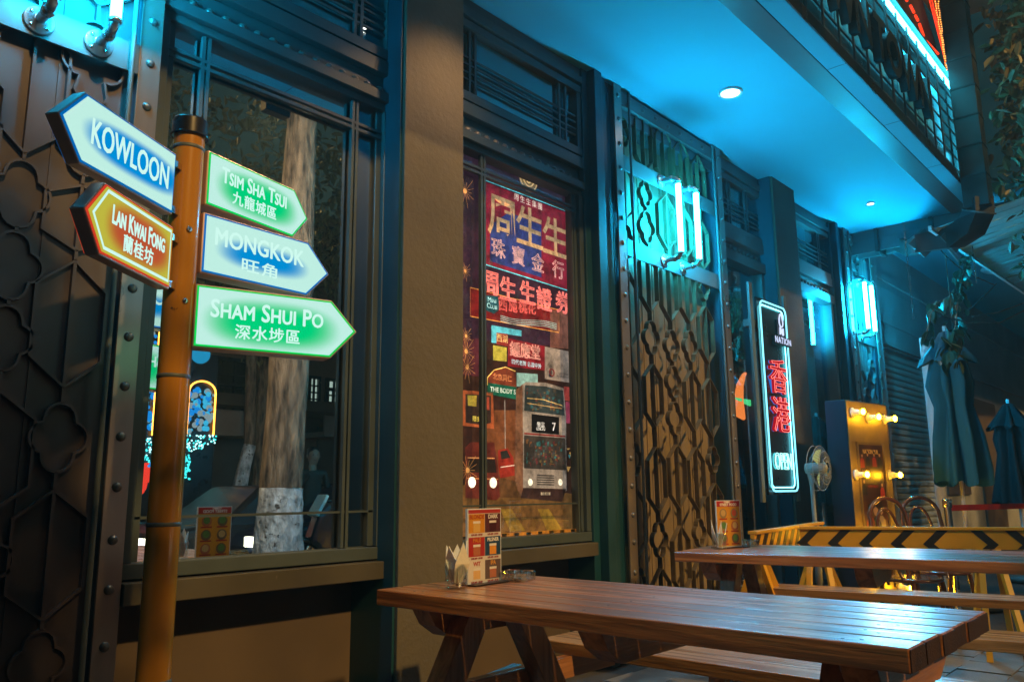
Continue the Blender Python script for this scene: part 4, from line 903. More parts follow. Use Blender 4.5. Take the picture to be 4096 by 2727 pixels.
# ================================================================== bentwood chairs
def chair():
    t = thing('bentwood_chair', 'bentwood cafe chair with double hoop back, nearer the bulb case', 'chair', (6.52, 1.92, 0), R(-30), 'bentwood cafe chairs')
    MB().lathe([(.001, .44), (.19, .438), (.205, .445), (.208, .458), (.195, .466), (.17, .463), (.001, .455)], n=32).build('seat', M_BENT, t)
    hoop = lambda w_, z1, y0: [(-w_, y0, .40)] + [(-w_*1.05, y0+.02, .60), (-w_*1.0, y0+.05, .80)] + [(-w_*math.cos(a), y0+.06+.02*math.sin(a), z1-.16+.16*math.sin(a)) for a in [i*math.pi/10 for i in range(1, 10)]] + [(w_*1.0, y0+.05, .80), (w_*1.05, y0+.02, .60), (w_, y0, .40)]
    MB().tube(hoop(.175, 1.03, .12), .0155, 10).build('back_hoop', M_BENT, t)
    MB().tube(hoop(.095, .95, .135), .011, 8).build('back_hoop', M_BENT, t)
    for sx in (-1, 1):
        MB().tube([(sx*.13, -.14, .44), (sx*.15, -.165, .2), (sx*.175, -.20, 0)], [.018, .014, .011], 8).build('leg', M_BENT, t)
        MB().tube([(sx*.165, .12, .46), (sx*.165, .15, .2), (sx*.19, .21, 0)], [.018, .014, .011], 8).build('leg', M_BENT, t)
        MB().tube([(sx*.19, .10, .62), (sx*.24, .0, .60), (sx*.22, -.10, .55), (sx*.20, -.13, .46)], .011, 8).build('arm_loop', M_BENT, t)
    MB().tube([(.14*math.cos(a), .14*math.sin(a)-.01, .22) for a in [k*math.pi/10 for k in range(20)]], .009, 6, closed=True).build('leg_ring', M_BENT, t)
    return t
c0 = chair()
c1_ = dup(c0, location=(7.22, 1.90, 0), rotation_euler=(0, 0, R(-38))); c1_['label'] = 'bentwood cafe chair with double hoop back, nearer the steel belt post'

# stanchion with red belt
st = thing('belt_stanchion', 'polished steel post holding a stretched red belt', 'stanchion', (7.9, 1.98, 0))
MB().lathe([(.001, 0), (.15, 0), (.16, .015), (.04, .04), (.03, .06), (.03, .93), (.038, .935), (.038, 1.0), (.034, 1.01), (.001, 1.01)], n=20).build('post', M_CHROME, st)
MB().bar((.03, -.01, .93), (3.2, -1.1, .93), .002, .05).build('belt', mat('red belt webbing', (.75, .03, .012), .6, 0, .1, 20, .1), st)

# ================================================================== closed umbrellas and white poles
def umbrella(label, loc, top, bot, r, m, name='patio_umbrella', skirt=True):
    t = thing(name, label, 'umbrella', loc, random.uniform(0, 1), 'closed patio umbrellas')
    MB().tube([(0, 0, 0), (0, 0, top+.06)], .02, 10).build('pole', M_WHITE, t)
    n = 64
    def cloth(levels):
        vs = []
        for z, rr, dep in levels:
            for k in range(n):
                a = 2*math.pi*k/n; f_ = rr*(1+dep*math.cos(8*a+z*1.3)+dep*.4*math.cos(3*a+z*4)+dep*.25*math.cos(17*a)); vs.append((f_*math.cos(a), f_*math.sin(a), z+(.03*math.cos(8*a) if (z, rr, dep) == levels[-1] else 0)))
        return vs, [(i*n+k, i*n+(k+1) % n, (i+1)*n+(k+1) % n, (i+1)*n+k) for i in range(len(levels)-1) for k in range(n)]
    b = MB(); H = top-bot
    v, f_ = cloth([(top, .01, 0), (top-.02, .045, .1), (top-H*.08, .09, .2), (top-H*.2, .13, .28), (top-H*.35, .17*1, .32), (top-H*.5, r*.68, .34), (top-H*.7, r*.85, .36), (top-H*.9, r*.98, .34), (bot, r, .32)]); b.add(v, f_, True)
    b.build('canopy', m, t)
    if skirt:
        b = MB(); v, f_ = cloth([(top+.012, .012, 0), (top-.01, .055, .1), (top-.14, .12, .25), (top-.25, .19, .28), (top-.30, .225, .25)]); b.add(v, f_, True); b.build('vent_flap', m, t)
    MB().lathe([(.001, 0), (.25, 0), (.25, .05), (.05, .08), (.001, .08)], n=20).build('base', M_METAL2, t)
    return t
umbrella('closed teal patio umbrella with fluted folds beside the white poles', (8.75, 2.05, 0), 2.62, 1.14, .195, M_UMB)
umbrella('closed dark patio umbrella at the right edge of the view', (11.6, 2.1, 0), 2.12, .9, .22, M_UMB2)
wp = thing('white_tent_pole', 'thick white upright pole with a thin slanting strut left of the teal umbrella', 'pole')
a_, b_ = P(3697, 1352, 2.32), P(3742, 1900, 2.32)
MB().tube([(a_.x, 2.32, 0), a_], .05, 14).build('pole', M_WHITE, wp)
MB().bar((a_.x+.12, 2.27, a_.z-.02), (a_.x+.55, 2.22, 1.2), .05, .04).build('strut', M_WHITE, wp)

# ================================================================== neighbour building
nb = thing('neighbour_shop', 'pale plastered shop front with a lowered roller shutter past the bar', 'building')
YW = 3.32
SX0, SX1_ = 10.75, 12.75
nw = MB(); nw.box(10.61, SX0-.001, YW, 3.9, 0, 4.35); nw.box(SX1_+.001, 30, YW, 3.9, 0, 4.35); nw.box(SX0, SX1_, YW, 3.9, 2.92, 4.35); nw.box(10.61, 30, YW-.04, YW, 2.95, 3.10); nw.box(10.61, 30, YW-.03, YW, 3.85, 3.93)
nw.build('wall', M_WALLN, nb)
sh = MB().box(SX0, SX1_, YW+.06, YW+.1, 0, 2.92).build('roller_shutter', M_SHUT, nb)
slm = MB().prism([(0, 0)], 0, 0) if False else None
sl_ = MB(); sl_.add([(SX0, YW+.03, .0), (SX1_, YW+.03, .0), (SX1_, YW+.012, .02), (SX0, YW+.012, .02), (SX0, YW+.012, .058), (SX1_, YW+.012, .058), (SX1_, YW+.03, .076), (SX0, YW+.03, .076), (SX0, YW+.055, .0), (SX1_, YW+.055, 0), (SX1_, YW+.055, .076), (SX0, YW+.055, .076)],
   [(0, 1, 2, 3), (3, 2, 5, 4), (4, 5, 6, 7), (8, 9, 1, 0), (7, 6, 10, 11)])
sl_m = sl_.mesh('shutter_slat', M_SHUT)
for k in range(34): inst(sl_m, 'shutter_slat', sh, (0, 0, .05+k*.083))
for x in (SX0-.05, SX1_+.0): MB().box(x, x+.05, YW-.02, YW+.02, 0, 2.92).build('shutter_rail', M_WHITE, nb)
MB().box(13.3, 14.6, YW-.03, YW, 1.0, 2.6).box(15.5, 17, YW-.03, YW, 0, 2.6).build('door_panel', M_LOWWALL, nb)
MB().box(10.9, 13.6, YW-.02, YW, 3.25, 3.75).build('fascia_panel', M_WALLN, nb, bevel=.01)
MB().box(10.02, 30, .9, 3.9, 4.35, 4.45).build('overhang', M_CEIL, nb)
fl = thing('strip_light_batten', 'unlit strip light batten under the neighbour overhang', 'light', (11.9, 2.6, 4.33), R(4))
MB().box(-.75, .75, -.03, .03, -.07, 0).build('housing', M_WHITE, fl, bevel=.004); MB().tube([(-.68, 0, -.09), (.68, 0, -.09)], .016, 8).build('tube', mat('unlit tube', (.6, .65, .65), .3), fl)
for x in (-.72, .72): MB().box(x-.02, x+.02, -.03, .03, -.11, -.071).build('end_holder', M_METAL2, fl)
dlm = thing('pendant_dish_lamp', 'shallow dish pendant lamp hanging under the neighbour overhang', 'lamp', (13.2, 2.2, 4.25))
MB().lathe([(.02, .10), (.05, .07), (.30, .0), (.33, -.03), (.28, -.06), (.001, -.07)], n=24).build('lamp_shade', M_WHITE, dlm)
MB().tube([(0, 0, .1), (.1, .05, .1)], .01, 6).build('cord', M_BLACK, dlm)
# awning
aw = thing('corrugated_awning', 'ribbed corrugated awning sheet catching cyan light at the right edge', 'awning')
A0, A1 = P(3730, 915, 2.0), P(4060, 1142, 2.0)
for k in range(40):
    t0 = k/18; p0 = A0.lerp(A1, t0); p1 = A0.lerp(A1, t0+.045)
    off = Vector((.55, -1.5, .42)); 
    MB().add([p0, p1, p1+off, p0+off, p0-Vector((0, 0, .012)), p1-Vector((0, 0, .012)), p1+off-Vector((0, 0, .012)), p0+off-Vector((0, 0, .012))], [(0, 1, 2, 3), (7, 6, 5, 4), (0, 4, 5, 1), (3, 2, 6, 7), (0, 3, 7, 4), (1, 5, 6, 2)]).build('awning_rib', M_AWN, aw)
MB().bar(A0-Vector((.1, 0, .02)), A0.lerp(A1, 2.2), .03, .05).build('edge_rail', M_WHITE, aw)
MB().bar(A0+Vector((.3, -.9, .18)), A1+Vector((1.5, -.9, .25)), .03, .04).build('support_rod', M_METAL, aw)

# ducts
dv = thing('vertical_duct', 'tall banded metal duct beside the cyan edged sign with an elbow on top', 'duct')
DX = P(3862, 500, 1.60).x
for k in range(9):
    z = 3.72+k*.30
    MB().box(DX-.10, DX+.10, 1.46, 1.68, z+.002, z+.296).build('duct_section', M_DUCT, dv, bevel=.006)
    MB().box(DX-.108, DX+.108, 1.452, 1.688, z-.008, z+.0).build('duct_flange', M_DUCT, dv)
q = [(DX, 1.56, 6.42)] + [(DX - .5+.5*math.cos(a), 1.56, 6.42+.5*math.sin(a)) for a in [i*math.pi/12 for i in range(1, 7)]] + [(DX-2, 1.56, 6.92)]
MB().tube(q, .12, 4).build('duct_elbow', M_DUCT, dv)
dh = thing('horizontal_duct', 'bulky dark duct curving under the end of the canopy', 'duct')
q = [(9.95, 3.1, 3.86)]+[(9.3+.25*math.cos(a)*1.0+.3, 2.0-.35*math.sin(a), 3.80) for a in [i*math.pi/10 for i in range(0, 6)]] + [(9.1, 1.62, 3.74), (8.98, 1.58, 3.72), (8.95, 1.56, 3.9)]
DQ = [Vector(v_) for v_ in ((DX, 1.57, 3.80), (DX, 1.575, 3.68), (DX+.06, 1.66, 3.57), (DX+.2, 1.85, 3.53), (DX+.5, 2.2, 3.62), (9.72, 2.5, 3.80), (9.9, 2.7, 3.95))]
bq = MB(); bq.tube(DQ, [.13, .135, .14, .14, .13, .12, .11], 4); bq.sm = [False]*len(bq.f); bq.build('duct_run', M_DUCT, dh)
for k_ in (1, 3, 4): d_ = (DQ[k_+1]-DQ[k_-1]).normalized()*.008; MB().tube([DQ[k_]-d_, DQ[k_]+d_], .152, 4).build('duct_band', M_METAL2, dh)

# chains, wires
def chain(label, p, n, s=.02):
    t = thing('hanging_chain', label, 'chain', p, 0, 'thin chains hanging from the end beam')
    lk = MB().tube([(s*.35*math.cos(a), 0, s*math.sin(a)) for a in [k*math.pi/5 for k in range(10)]], .0022, 5, closed=True).mesh('chain_link', M_ROPE)
    for k in range(n): inst(lk, 'chain_link', t, (0, 0, -k*s*1.7), (0, 0, math.pi/2 if k % 2 else .1))
    return t
a_ = P(3616, 905, 2.35); chain('thin chain dangling from the middle of the end beam', a_, 20, .03)
tb = thing('turnbuckle_cable', 'thin cable ending in a bright turnbuckle hanging beside the vine', 'cable')
a_, b_ = P(3880, 900, 1.9), P(3905, 1130, 1.9)
MB().tube([a_, a_.lerp(b_, .6)], .005, 6).build('cable', M_METAL, tb)
c_ = a_.lerp(b_, .63); MB().tube([c_+Vector((.02*math.cos(k*math.pi/6), 0, -.08+.09*math.sin(k*math.pi/6))) for k in range(12)], .005, 6, closed=True).tube([c_-Vector((0, 0, .17)), b_], .006, 6).build('turnbuckle', M_CHROME, tb)
for pts, lab in ((((3700, 930, 2.2), (3790, 1030, 2.15), (3860, 1090, 2.1), (3980, 1140, 2.05)), 'dark cable sagging from the duct towards the awning edge'),
                 (((3985, 1135, 2.0), (3900, 1220, 2.0), (3850, 1265, 2.0)), 'dark strut cable running down behind the vine'),
                 (((3760, 1265, 2.0), (3880, 1290, 2.0), (4000, 1290, 2.0), (4100, 1240, 2.0)), 'loose black cable looping across to the right edge'),
                 (((3890, 1265, 1.9), (3990, 1250, 1.9), (4100, 1210, 1.9)), 'thin pale wire above the looping black cable')):
    tag(MB().tube([P(*p_) for p_ in pts], .009, 6).build('power_cable', M_BLACK), lab, 'cable', 'cables strung under the far overhang')

# ---- leaves
def leaf_mesh(s, m, name='leaf'):
    pts = [(0, 0, 0), (.25*s, .16*s, .03*s), (.6*s, .2*s, .03*s), (s, 0, -.05*s), (.6*s, -.2*s, .03*s), (.25*s, -.16*s, .03*s)]
    return pts
def leaves_obj(name, centers, m, parent=None, smin=.08, smax=.15, droop=.5):
    vs = []; fs = []
    for c in centers:
        s = random.uniform(smin, smax); a = random.uniform(0, 2*math.pi); t = random.uniform(-1.2, .5)-droop*.4; ro = random.uniform(-.8, .8)
        X = Vector((math.cos(a)*math.cos(t), math.sin(a)*math.cos(t), math.sin(t))); S = Vector((-math.sin(a), math.cos(a), 0)); N = X.cross(S); S = S*math.cos(ro)+N*math.sin(ro); N = X.cross(S)
        n = len(vs)
        for x, y, z in ((0, 0, 0), (.3, .2, .04), (.65, .21, .03), (1, 0, -.08), (.65, -.21, .03), (.3, -.2, .04)): vs.append(tuple(c+X*x*s+S*y*s+N*z*s))
        fs += [(n, n+1, n+2, n+3), (n, n+3, n+4, n+5)]
    b = MB(); b.v = vs; b.f = fs; b.sm = [False]*len(fs); return b.build(name, m, parent)
def clumps(c, rad, ncl, per, cr=.35, flat=1):
    o = []
    for _ in range(ncl):
        while True:
            d = Vector((random.uniform(-1, 1), random.uniform(-1, 1), random.uniform(-1, 1)))
            if d.length < 1: break
        k = Vector(c)+Vector((d.x*rad[0], d.y*rad[1], d.z*rad[2]))
        for _ in range(per): o.append(k+Vector([random.gauss(0, cr*.5) for _ in range(3)]))
    return o
def trunk(b, pts, rs, n=20, rough=.05):
    pts = [Vector(p) for p in pts]; q = []; r = []
    for i in range(len(pts)-1):
        for k in range(6): q.append(pts[i].lerp(pts[i+1], k/6)); r.append(rs[i]+(rs[i+1]-rs[i])*k/6)
    q.append(pts[-1]); r.append(rs[-1])
    i0 = len(b.v); b.tube(q, r, n)
    for i in range(i0, i0+len(q)*n):
        v = b.v[i]; c = q[(i-i0)//n]; f_ = 1+random.uniform(-rough, rough); b.v[i] = (c.x+(v[0]-c.x)*f_, c.y+(v[1]-c.y)*f_, v[2])
# street tree mirrored in the big window
YT = -.5
b0, b1, b2 = PM(1113, 2200, YT), PM(1125, 1951, YT), PM(1212, 380, YT)
tr = thing('street_tree', 'thick street tree with a whitewashed foot mirrored in the large window', 'tree')
dx = (b2-b1); foot = b1+dx*((0-b1.z)/dx.z)
MBt = MB(); top = b1+dx*1.25
trunk(MBt, [b1, b1.lerp(b2, .5)+Vector((.02, 0, 0)), b2, top], [.205, .195, .15, .12]); MBt.build('trunk', M_BARK, tr)
MBl = MB(); trunk(MBl, [foot, foot.lerp(b1, .6), b1], [.29, .235, .2065], rough=.035); MBl.build('whitewashed_trunk', M_LIME, tr)
for k in range(9):
    a = k*2.4; s0 = b2+(top-b2)*(k/9-.2); e0 = s0+Vector((math.cos(a)*1.5, math.sin(a)*.9-.2, .7+.25*(k % 3)))
    bb = MB(); trunk(bb, [s0, s0.lerp(e0, .5)+Vector((0, 0, .15)), e0], [.05, .03, .012], 8); bb.build('branch', M_BARK, tr)
cc = [p_ for p_ in clumps((b2.x+.5, -1.2, 7.3), (3.0, 1.3, 1.5), 150, 17, .4) if p_.z > 5.7]
cc += [p_ for p_ in clumps((8.3, -1.4, 4.5), (1.5, .8, 1.5), 230, 17, .4) if p_.y < .1 and p_.z > 3.0]  # extra unseen leaf clump added to shade the umbrella and bulb case
leaves_obj('crown', cc, M_LEAF, tr, .09, .17)
for k_, (cx_, lab_) in enumerate(((8.4, 'broad leafed tree on the far pavement, mirrored left of the street tree trunk'), (13.0, 'broad leafed tree on the far pavement, mirrored right of the street tree trunk'))):
    t5 = thing('far_street_tree', lab_, 'tree'); bb = MB(); trunk(bb, [(cx_, -7.6, -.15), (cx_+.1, -7.5, 3), (cx_, -7.4, 7)], [.15, .13, .08]); bb.build('trunk', M_BARK, t5)
    for q_ in range(6):
        a_ = q_*1.05+k_; bb = MB(); trunk(bb, [(cx_, -7.5, 4.2+q_*.3), (cx_+1.0*math.cos(a_), -7.4+.5*math.sin(a_), 5.2+q_*.35), (cx_+2.2*math.cos(a_), -7.2+.8*math.sin(a_), 6.0+q_*.4)], [.05, .035, .012], 7); bb.build('branch', M_BARK, t5)
    leaves_obj('crown', [p_ for p_ in clumps((cx_, -7.2, 7.0), (3.0, 1.3, 2.6), 170, 13, .36) if p_.x > 5.7], M_LEAF, t5, .17, .28)
t4 = thing('added_shade_tree', 'unseen tree added behind the left edge of the terrace to shade the quatrefoil door', 'tree')  # unseen crown added to keep the left bay in shade
bb = MB(); trunk(bb, [(-.5, -1.9, 0), (-.5, -1.9, 2), (-.45, -1.9, 4.6)], [.17, .14, .09]); bb.build('trunk', M_BARK, t4)
leaves_obj('crown', clumps((-.62, -1.9, 4.5), (1.1, .7, 2.0), 330, 22, .4), M_LEAF, t4, .16, .26)
t2 = thing('slim_street_tree', 'slim leaning street tree with a white foot across the road', 'tree')
s0, s1, s2 = PM(945, 2010, -6.5), PM(998, 1780, -6.5), PM(1010, 1200, -6.5)
bb = MB(); trunk(bb, [s1, s2, s2+Vector((.2, 0, 2))], [.10, .09, .06], 12); bb.build('trunk', M_BARK, t2)
bb = MB(); dd = s1-s0; ft = s0-dd*((s0.z+.15)/dd.z); trunk(bb, [ft, s1], [.14, .11], 12); bb.build('whitewashed_trunk', M_LIME, t2)
leaves_obj('crown', clumps((s2.x, -6.6, 5.6), (2.6, 1.5, 1.8), 130, 14, .5), M_LEAF, t2, .14, .22)
t3 = thing('dark_corner_tree', 'dark leafy tree filling the night at the upper right edge', 'tree')
bb = MB(); trunk(bb, [(10.4, .1, 0), (10.4, .2, 2.5), (10.6, .3, 5.5)], [.18, .15, .09]); bb.build('trunk', M_BARK, t3)
leaves_obj('crown', [p_ for p_ in clumps((11.2, .9, 5.0), (2.6, 1.1, 2.3), 620, 22, .4) if p_.y < 1.22+.03*p_.x], M_LEAF, t3, .10, .18)
# vine hanging by the umbrella
vn = thing('hanging_vine', 'straggly climbing vine hanging down to the top of the teal umbrella', 'vine')
vp = [(3905, 870, 2.0), (3872, 960, 2.02), (3860, 1050, 2.03), (3845, 1130, 2.04), (3830, 1220, 2.04), (3822, 1300, 2.05), (3812, 1362, 2.05)]
path = [P(*p_) for p_ in vp]; MB().tube(path, .008, 6).build('stem', M_BARK, vn)
path2 = [P(*p_) for p_ in ((3705, 1345, 2.2), (3722, 1260, 2.2), (3755, 1210, 2.2), (3800, 1185, 2.15), (3815, 1160, 2.1))]; MB().tube(path2, .007, 6).build('stem', M_BARK, vn)
MB().tube([P(3780, 1010, 2.1), P(3798, 1170, 2.1), P(3812, 1330, 2.1)], .004, 5).build('stem', M_BARK, vn)
lv = []
for pth, nn in ((path, 75), (path2, 26)):
    for _ in range(nn):
        k = random.random()*(len(pth)-1); i = int(k); lv.append(pth[i].lerp(pth[i+1], k-i)+Vector([random.gauss(0, .035) for _ in range(3)]))
for _ in range(34): lv.append(P(3810, 1400, 1.78)+Vector((random.gauss(0, .09), random.gauss(0, .05), random.gauss(.06, .10))))
for _ in range(60): lv.append(P(3930, 800, 1.95)+Vector((random.gauss(0, .22), random.gauss(-.1, .1), random.gauss(0, .22))))
lm = {}
for p_ in lv:
    k = random.randrange(6)
    if k not in lm: 
        b = MB(); s = .10+.012*k
        b.add([(x*s, y*s, z*s) for x, y, z in ((0, 0, 0), (.2, .22, .05), (.5, .3, .06), (.8, .18, 0), (1, 0, -.1), (.8, -.18, 0), (.5, -.3, .06), (.2, -.22, .05))], [(0, 1, 2, 3, 4), (0, 4, 5, 6, 7)]); lm[k] = b.mesh('leaf', M_LEAF2)
    inst(lm[k], 'leaf', vn, p_, (random.uniform(-.6, .6), random.uniform(.4, 1.7), random.uniform(0, 6.28)))

# ================================================================== across the road (seen mirrored)
ob = thing('old_apartment_block', 'old brown apartment block with lit windows and balconies across the road', 'building')
YO = -11.0
MB().box(-30, 60, YO-3, YO, -.15, 8.5).build('wall', M_BRICK, ob)
GW = em('pale lit room', (.55, .72, .62), .55)
def owin(px0, px1, py0, py1, litw=True):
    a = PM(px0, py0, YO); b = PM(px1, py1, YO); x0, x1 = sorted((a.x, b.x)); z0, z1 = sorted((a.z, b.z))
    f = MB().box(x0-.08, x1+.08, YO, YO+.10, z0-.08, z0).box(x0-.08, x1+.08, YO, YO+.10, z1, z1+.08).box(x0-.08, x0, YO, YO+.10, z0, z1).box(x1, x1+.08, YO, YO+.10, z0, z1).build('window', M_BLACK, ob)
    MB().box(x0, x1, YO+.01, YO+.03, z0, z1).build('pane', GW if litw else M_DARK, f)
    g = MB()
    for k in (1,): g.box((x0+x1)/2-.03, (x0+x1)/2+.03, YO+.035, YO+.07, z0, z1)
    for k in (1, 2, 3): g.box(x0, x1, YO+.036, YO+.069, z0+(z1-z0)*k/4-.02, z0+(z1-z0)*k/4+.02)
    g.build('window_grid', M_BLACK, f)
for a in ((1238, 1262, 1515, 1625, True), (1310, 1350, 1525, 1640, True), (880, 985, 1440, 1660, False), (1462, 1500, 1240, 1350, True), (1040, 1100, 1100, 1250, False), (1240, 1350, 900, 1080, False), (640, 740, 800, 1000, False)): owin(*a)
def bal(px0, px1, py0, py1):
    a = PM(px0, py0, YO+1); b = PM(px1, py1, YO+1); x0, x1 = sorted((a.x, b.x)); z0, z1 = sorted((a.z, b.z))
    f = MB().box(x0, x1, YO+.02, YO+1.0, z0-.12, z0).box(x0, x1, YO+.94, YO+1.0, z0+.001, z0+.45).build('balcony', M_CONC, ob)
    k = x0
    while k < x1: MB().box(k, k+.03, YO+.95, YO+.98, z0+.451, z0+1.0).build('railing_bar', M_BLACK, f); k += .22
    MB().box(x0, x1, YO+.94, YO+.99, z0+1.0, z0+1.05).build('railing_top', M_BLACK, f)
bal(1300, 1480, 1640, 1735); bal(860, 1020, 1620, 1725)
MB().box(-30, 60, YO+.01, YO+1.6, 3.0, 3.25).build('shop_awning', M_LOWWALL, ob)
for k in range(12): MB().box(2+k*3.4, 4.9+k*3.4, YO+.01, YO+.06, .1, 2.8).build('shop_shutter', M_METAL2, ob)

# LED arch kiosk
kk = thing('led_arch_display', 'arched festival kiosk dotted with blue and white lights across the road', 'light display')
YK = -6.0
kx0 = PM(430, 1700, YK).x; kx1 = PM(860, 1700, YK).x; kz0 = PM(700, 1730, YK).z
MB().box(kx0-.6, kx1, YK-.6, YK, -.15, PM(700, 1400, YK).z).build('backboard', M_BLACK, kk)
def archp(px0, px1, pyb, pyt):
    a = PM(px0, pyb, YK+.02); b = PM(px1, pyt, YK+.02); cx = (a.x+b.x)/2; hw = (b.x-a.x)/2; zt = b.z-hw*.8
    p_ = [(a.x, YK+.05, a.z), (a.x, YK+.05, zt)]+[(cx-hw*math.cos(t), YK+.05, zt+hw*.8*math.sin(t)) for t in [i*math.pi/12 for i in range(1, 12)]]+[(b.x, YK+.05, zt), (b.x, YK+.05, a.z)]
    MB().tube(p_, .014, 6).build('rope_light', AMB, kk)
archp(742, 862, 1735, 1530); archp(470, 640, 1735, 1260)
discs = [em('blue disc light', (.01, .28, .8), .8), em('cyan disc light', (.05, .5, .8), .8), em('pale disc light', (.4, .55, .6), .5)]
dm = [MB().lathe([(.001, 0), (r, 0)], (0, 0, 0), 14, 'y').mesh('disc_light', discs[i % 3]) for i, r in enumerate((.055, .045, .05, .030, .022, .026))]
def rdisc(px0, px1, py0, py1, n, big):
    for _ in range(n):
        p_ = PM(random.uniform(px0, px1), random.uniform(py0, py1), YK+.03+random.uniform(0, .01))
        m_ = random.choice(dm[:3] if big and random.random() < .5 else dm[3:]); o = inst(m_, 'disc_light', kk, p_, (0, 0, math.pi))
rdisc(430, 640, 1530, 1725, 120, True); rdisc(752, 855, 1560, 1725, 80, True); rdisc(440, 640, 1280, 1420, 50, False)
wd_ = [MB().sphere((0, 0, 0), .014, 6).mesh('led_dot', em('white led dot', (.45, .95, .95), 2.4)), MB().sphere((0, 0, 0), .016, 6).mesh('led_dot', em('cyan led dot', (.05, .75, .75), 1.6))]
for _ in range(260):
    px = random.uniform(450, 865); py = random.uniform(1740, 1742+100*max(0, 1-abs(px-650)/230)+20); inst(random.choice(wd_), 'led_dot', kk, PM(px, py, YK+.08))
for _ in range(45): inst(wd_[1], 'led_dot', kk, PM(random.uniform(735, 760), random.uniform(1820, 1915), YK+.08))
for _ in range(45): inst(wd_[1], 'led_dot', kk, PM(random.uniform(520, 640), random.uniform(1820, 1915), YK+.08))
gp = thing('guitar_cutout', 'flat red guitar shaped cut-out light beside the dotted kiosk', 'light')
q = PM(535, 1935, YK+.6)
MB().lathe([(.001, .03), (.20, .03), (.20, 0)], (q.x, q.y, q.z), 18, 'y').lathe([(.001, .03), (.15, .03), (.15, 0)], (q.x+.16, q.y, q.z+.16), 18, 'y').build('guitar_body', em('red cutout light', (.9, .05, .03), .9), gp)
MB().bar(q+Vector((.2, -.02, .25)), q+Vector((.62, -.02, .75)), .06, .03).build('guitar_neck', em('blue cutout light', (.02, .30, .8), .9), gp)
MB().bar(q-Vector((0, 0, .18)), Vector((q.x, q.y, -.15)), .04).build('stake', M_BLACK, gp)
bl_ = thing('blue_paper_lantern', 'round blue lantern hanging in the mirrored tree', 'lantern')
q = PM(803, 1418, -4.2); MB().sphere(q, .13, 14).build('shade', em('blue lantern glow', (.02, .38, .70), .6), bl_); MB().tube([q, q+Vector((0, 0, 1.3))], .006, 5).build('cord', M_BLACK, bl_)

# parked car with lamps on, and a motorbike
def car(label, x, y, rz, m):
    t = thing('parked_car', label, 'car', (x, y, -.15), rz, 'cars on the road behind')
    prof = [(-2.1, .35), (-2.12, .62), (-1.95, .80), (-1.15, .92), (-.55, 1.38), (.65, 1.42), (1.35, .98), (2.0, .90), (2.12, .65), (2.1, .35)]
    b = MB(); n = len(prof); W_ = .85
    vs = []
    for s in (-1, 1):
        for lx, lz in prof: vs.append((lx, s*(W_-(.16 if lz > 1.1 else 0)), lz))
    b.add(vs, [tuple(range(n))[::-1], tuple(range(n, 2*n))]+[(i, (i+1) % n, (i+1) % n+n, i+n) for i in range(n)]); b.build('body', m, t, bevel=.06)
    for s in (-1, 1):
        MB().add([(-1.0, s*.80, .96), (-.50, s*.715, 1.33), (.60, s*.705, 1.36), (1.15, s*.79, 1.0), (-1.0, s*.83, .96), (-.50, s*.73, 1.33), (.60, s*.72, 1.36), (1.15, s*.82, 1.0)], [(0, 1, 2, 3), (7, 6, 5, 4)]).build('side_window', M_BLACK, t)
        for x_ in (-1.35, 1.3):
            wv_ = MB().lathe([(.19, .0), (.32, .0), (.335, .05), (.335, .18), (.32, .22)], (x_, s*(W_-.10)+.1, .33), 24, 'y').build('wheel', M_BLACK, t)
            rim = MB().lathe([(.001, .01), (.05, .0), (.06, .02)], (x_, s*(W_+.02), .33), 12, 'y')
            for k in range(7):
                a = k*2*math.pi/7; rim.bar((x_+.04*math.cos(a), s*(W_+.02), .33+.04*math.sin(a)), (x_+.2*math.cos(a), s*(W_+.02), .33+.2*math.sin(a)), .035, .02)
            rim.build('rim', M_CHROME, wv_)
        MB().box(-2.16, -2.10, s*.62-.16, s*.62+.16, .62, .74).build('headlight', em('car headlight', (1, .95, .7), 5), t)
        MB().box(2.10, 2.15, s*.62-.16, s*.62+.16, .66, .78).build('tail_light', em('tail light', (1, .05, .02), 3), t)
        for z_ in (.55, .78, .88): MB().box(-1.7, 1.8, s*(W_+.001), s*(W_+.006), z_, z_+.012).build('side_trim', M_CHROME, t)
    return t
q1 = PM(760, 2100, -4.0); car('silver car with headlamps lit, mirrored low in the window behind the signpost', q1.x+1.3, -4.2, 0, mat('silver car paint', (.018, .018, .02), .45, .2, .05, 3, 0, coat=.1))
car('dark car parked farther along the mirrored road', q1.x+8.2, -5.2, 0, mat('maroon car paint', (.10, .02, .02), .2, .2, .05, 3, 0, coat=1))
q1 = PM(1390, 2140, -1.9)
mk_ = thing('parked_motorbike', 'dark motorbike with a red tail parked by the mirrored tree', 'motorbike', (q1.x, -1.9, 0), R(8))
for x_ in (-.62, .62):
    wv_ = MB().tube([(x_+.26*math.cos(a), 0, .30+.26*math.sin(a)) for a in [k*math.pi/12 for k in range(24)]], .045, 8, closed=True).build('wheel', M_BLACK, mk_)
    sp_ = MB()
    for k in range(6): sp_.bar((x_, 0, .30), (x_+.24*math.cos(k*1.047), 0, .30+.24*math.sin(k*1.047)), .02)
    sp_.build('rim', M_CHROME, wv_)
MB().prism([(-.55, .55), (-.45, .85), (-.30, 1.02), (-.15, .80), (.1, .74), (.65, .82), (.85, .92), (.80, .78), (.35, .45), (-.1, .32), (-.35, .38)], -.12, .12).build('body', mat('bike paint', (.02, .025, .04), .2, .2, .1, 3, 0, coat=1), mk_, bevel=.05)
MB().prism([(-.1, .80), (.1, .765), (.62, .84), (.60, .90), (.1, .86)], -.11, .11).build('saddle', M_BLACK, mk_, bevel=.02)
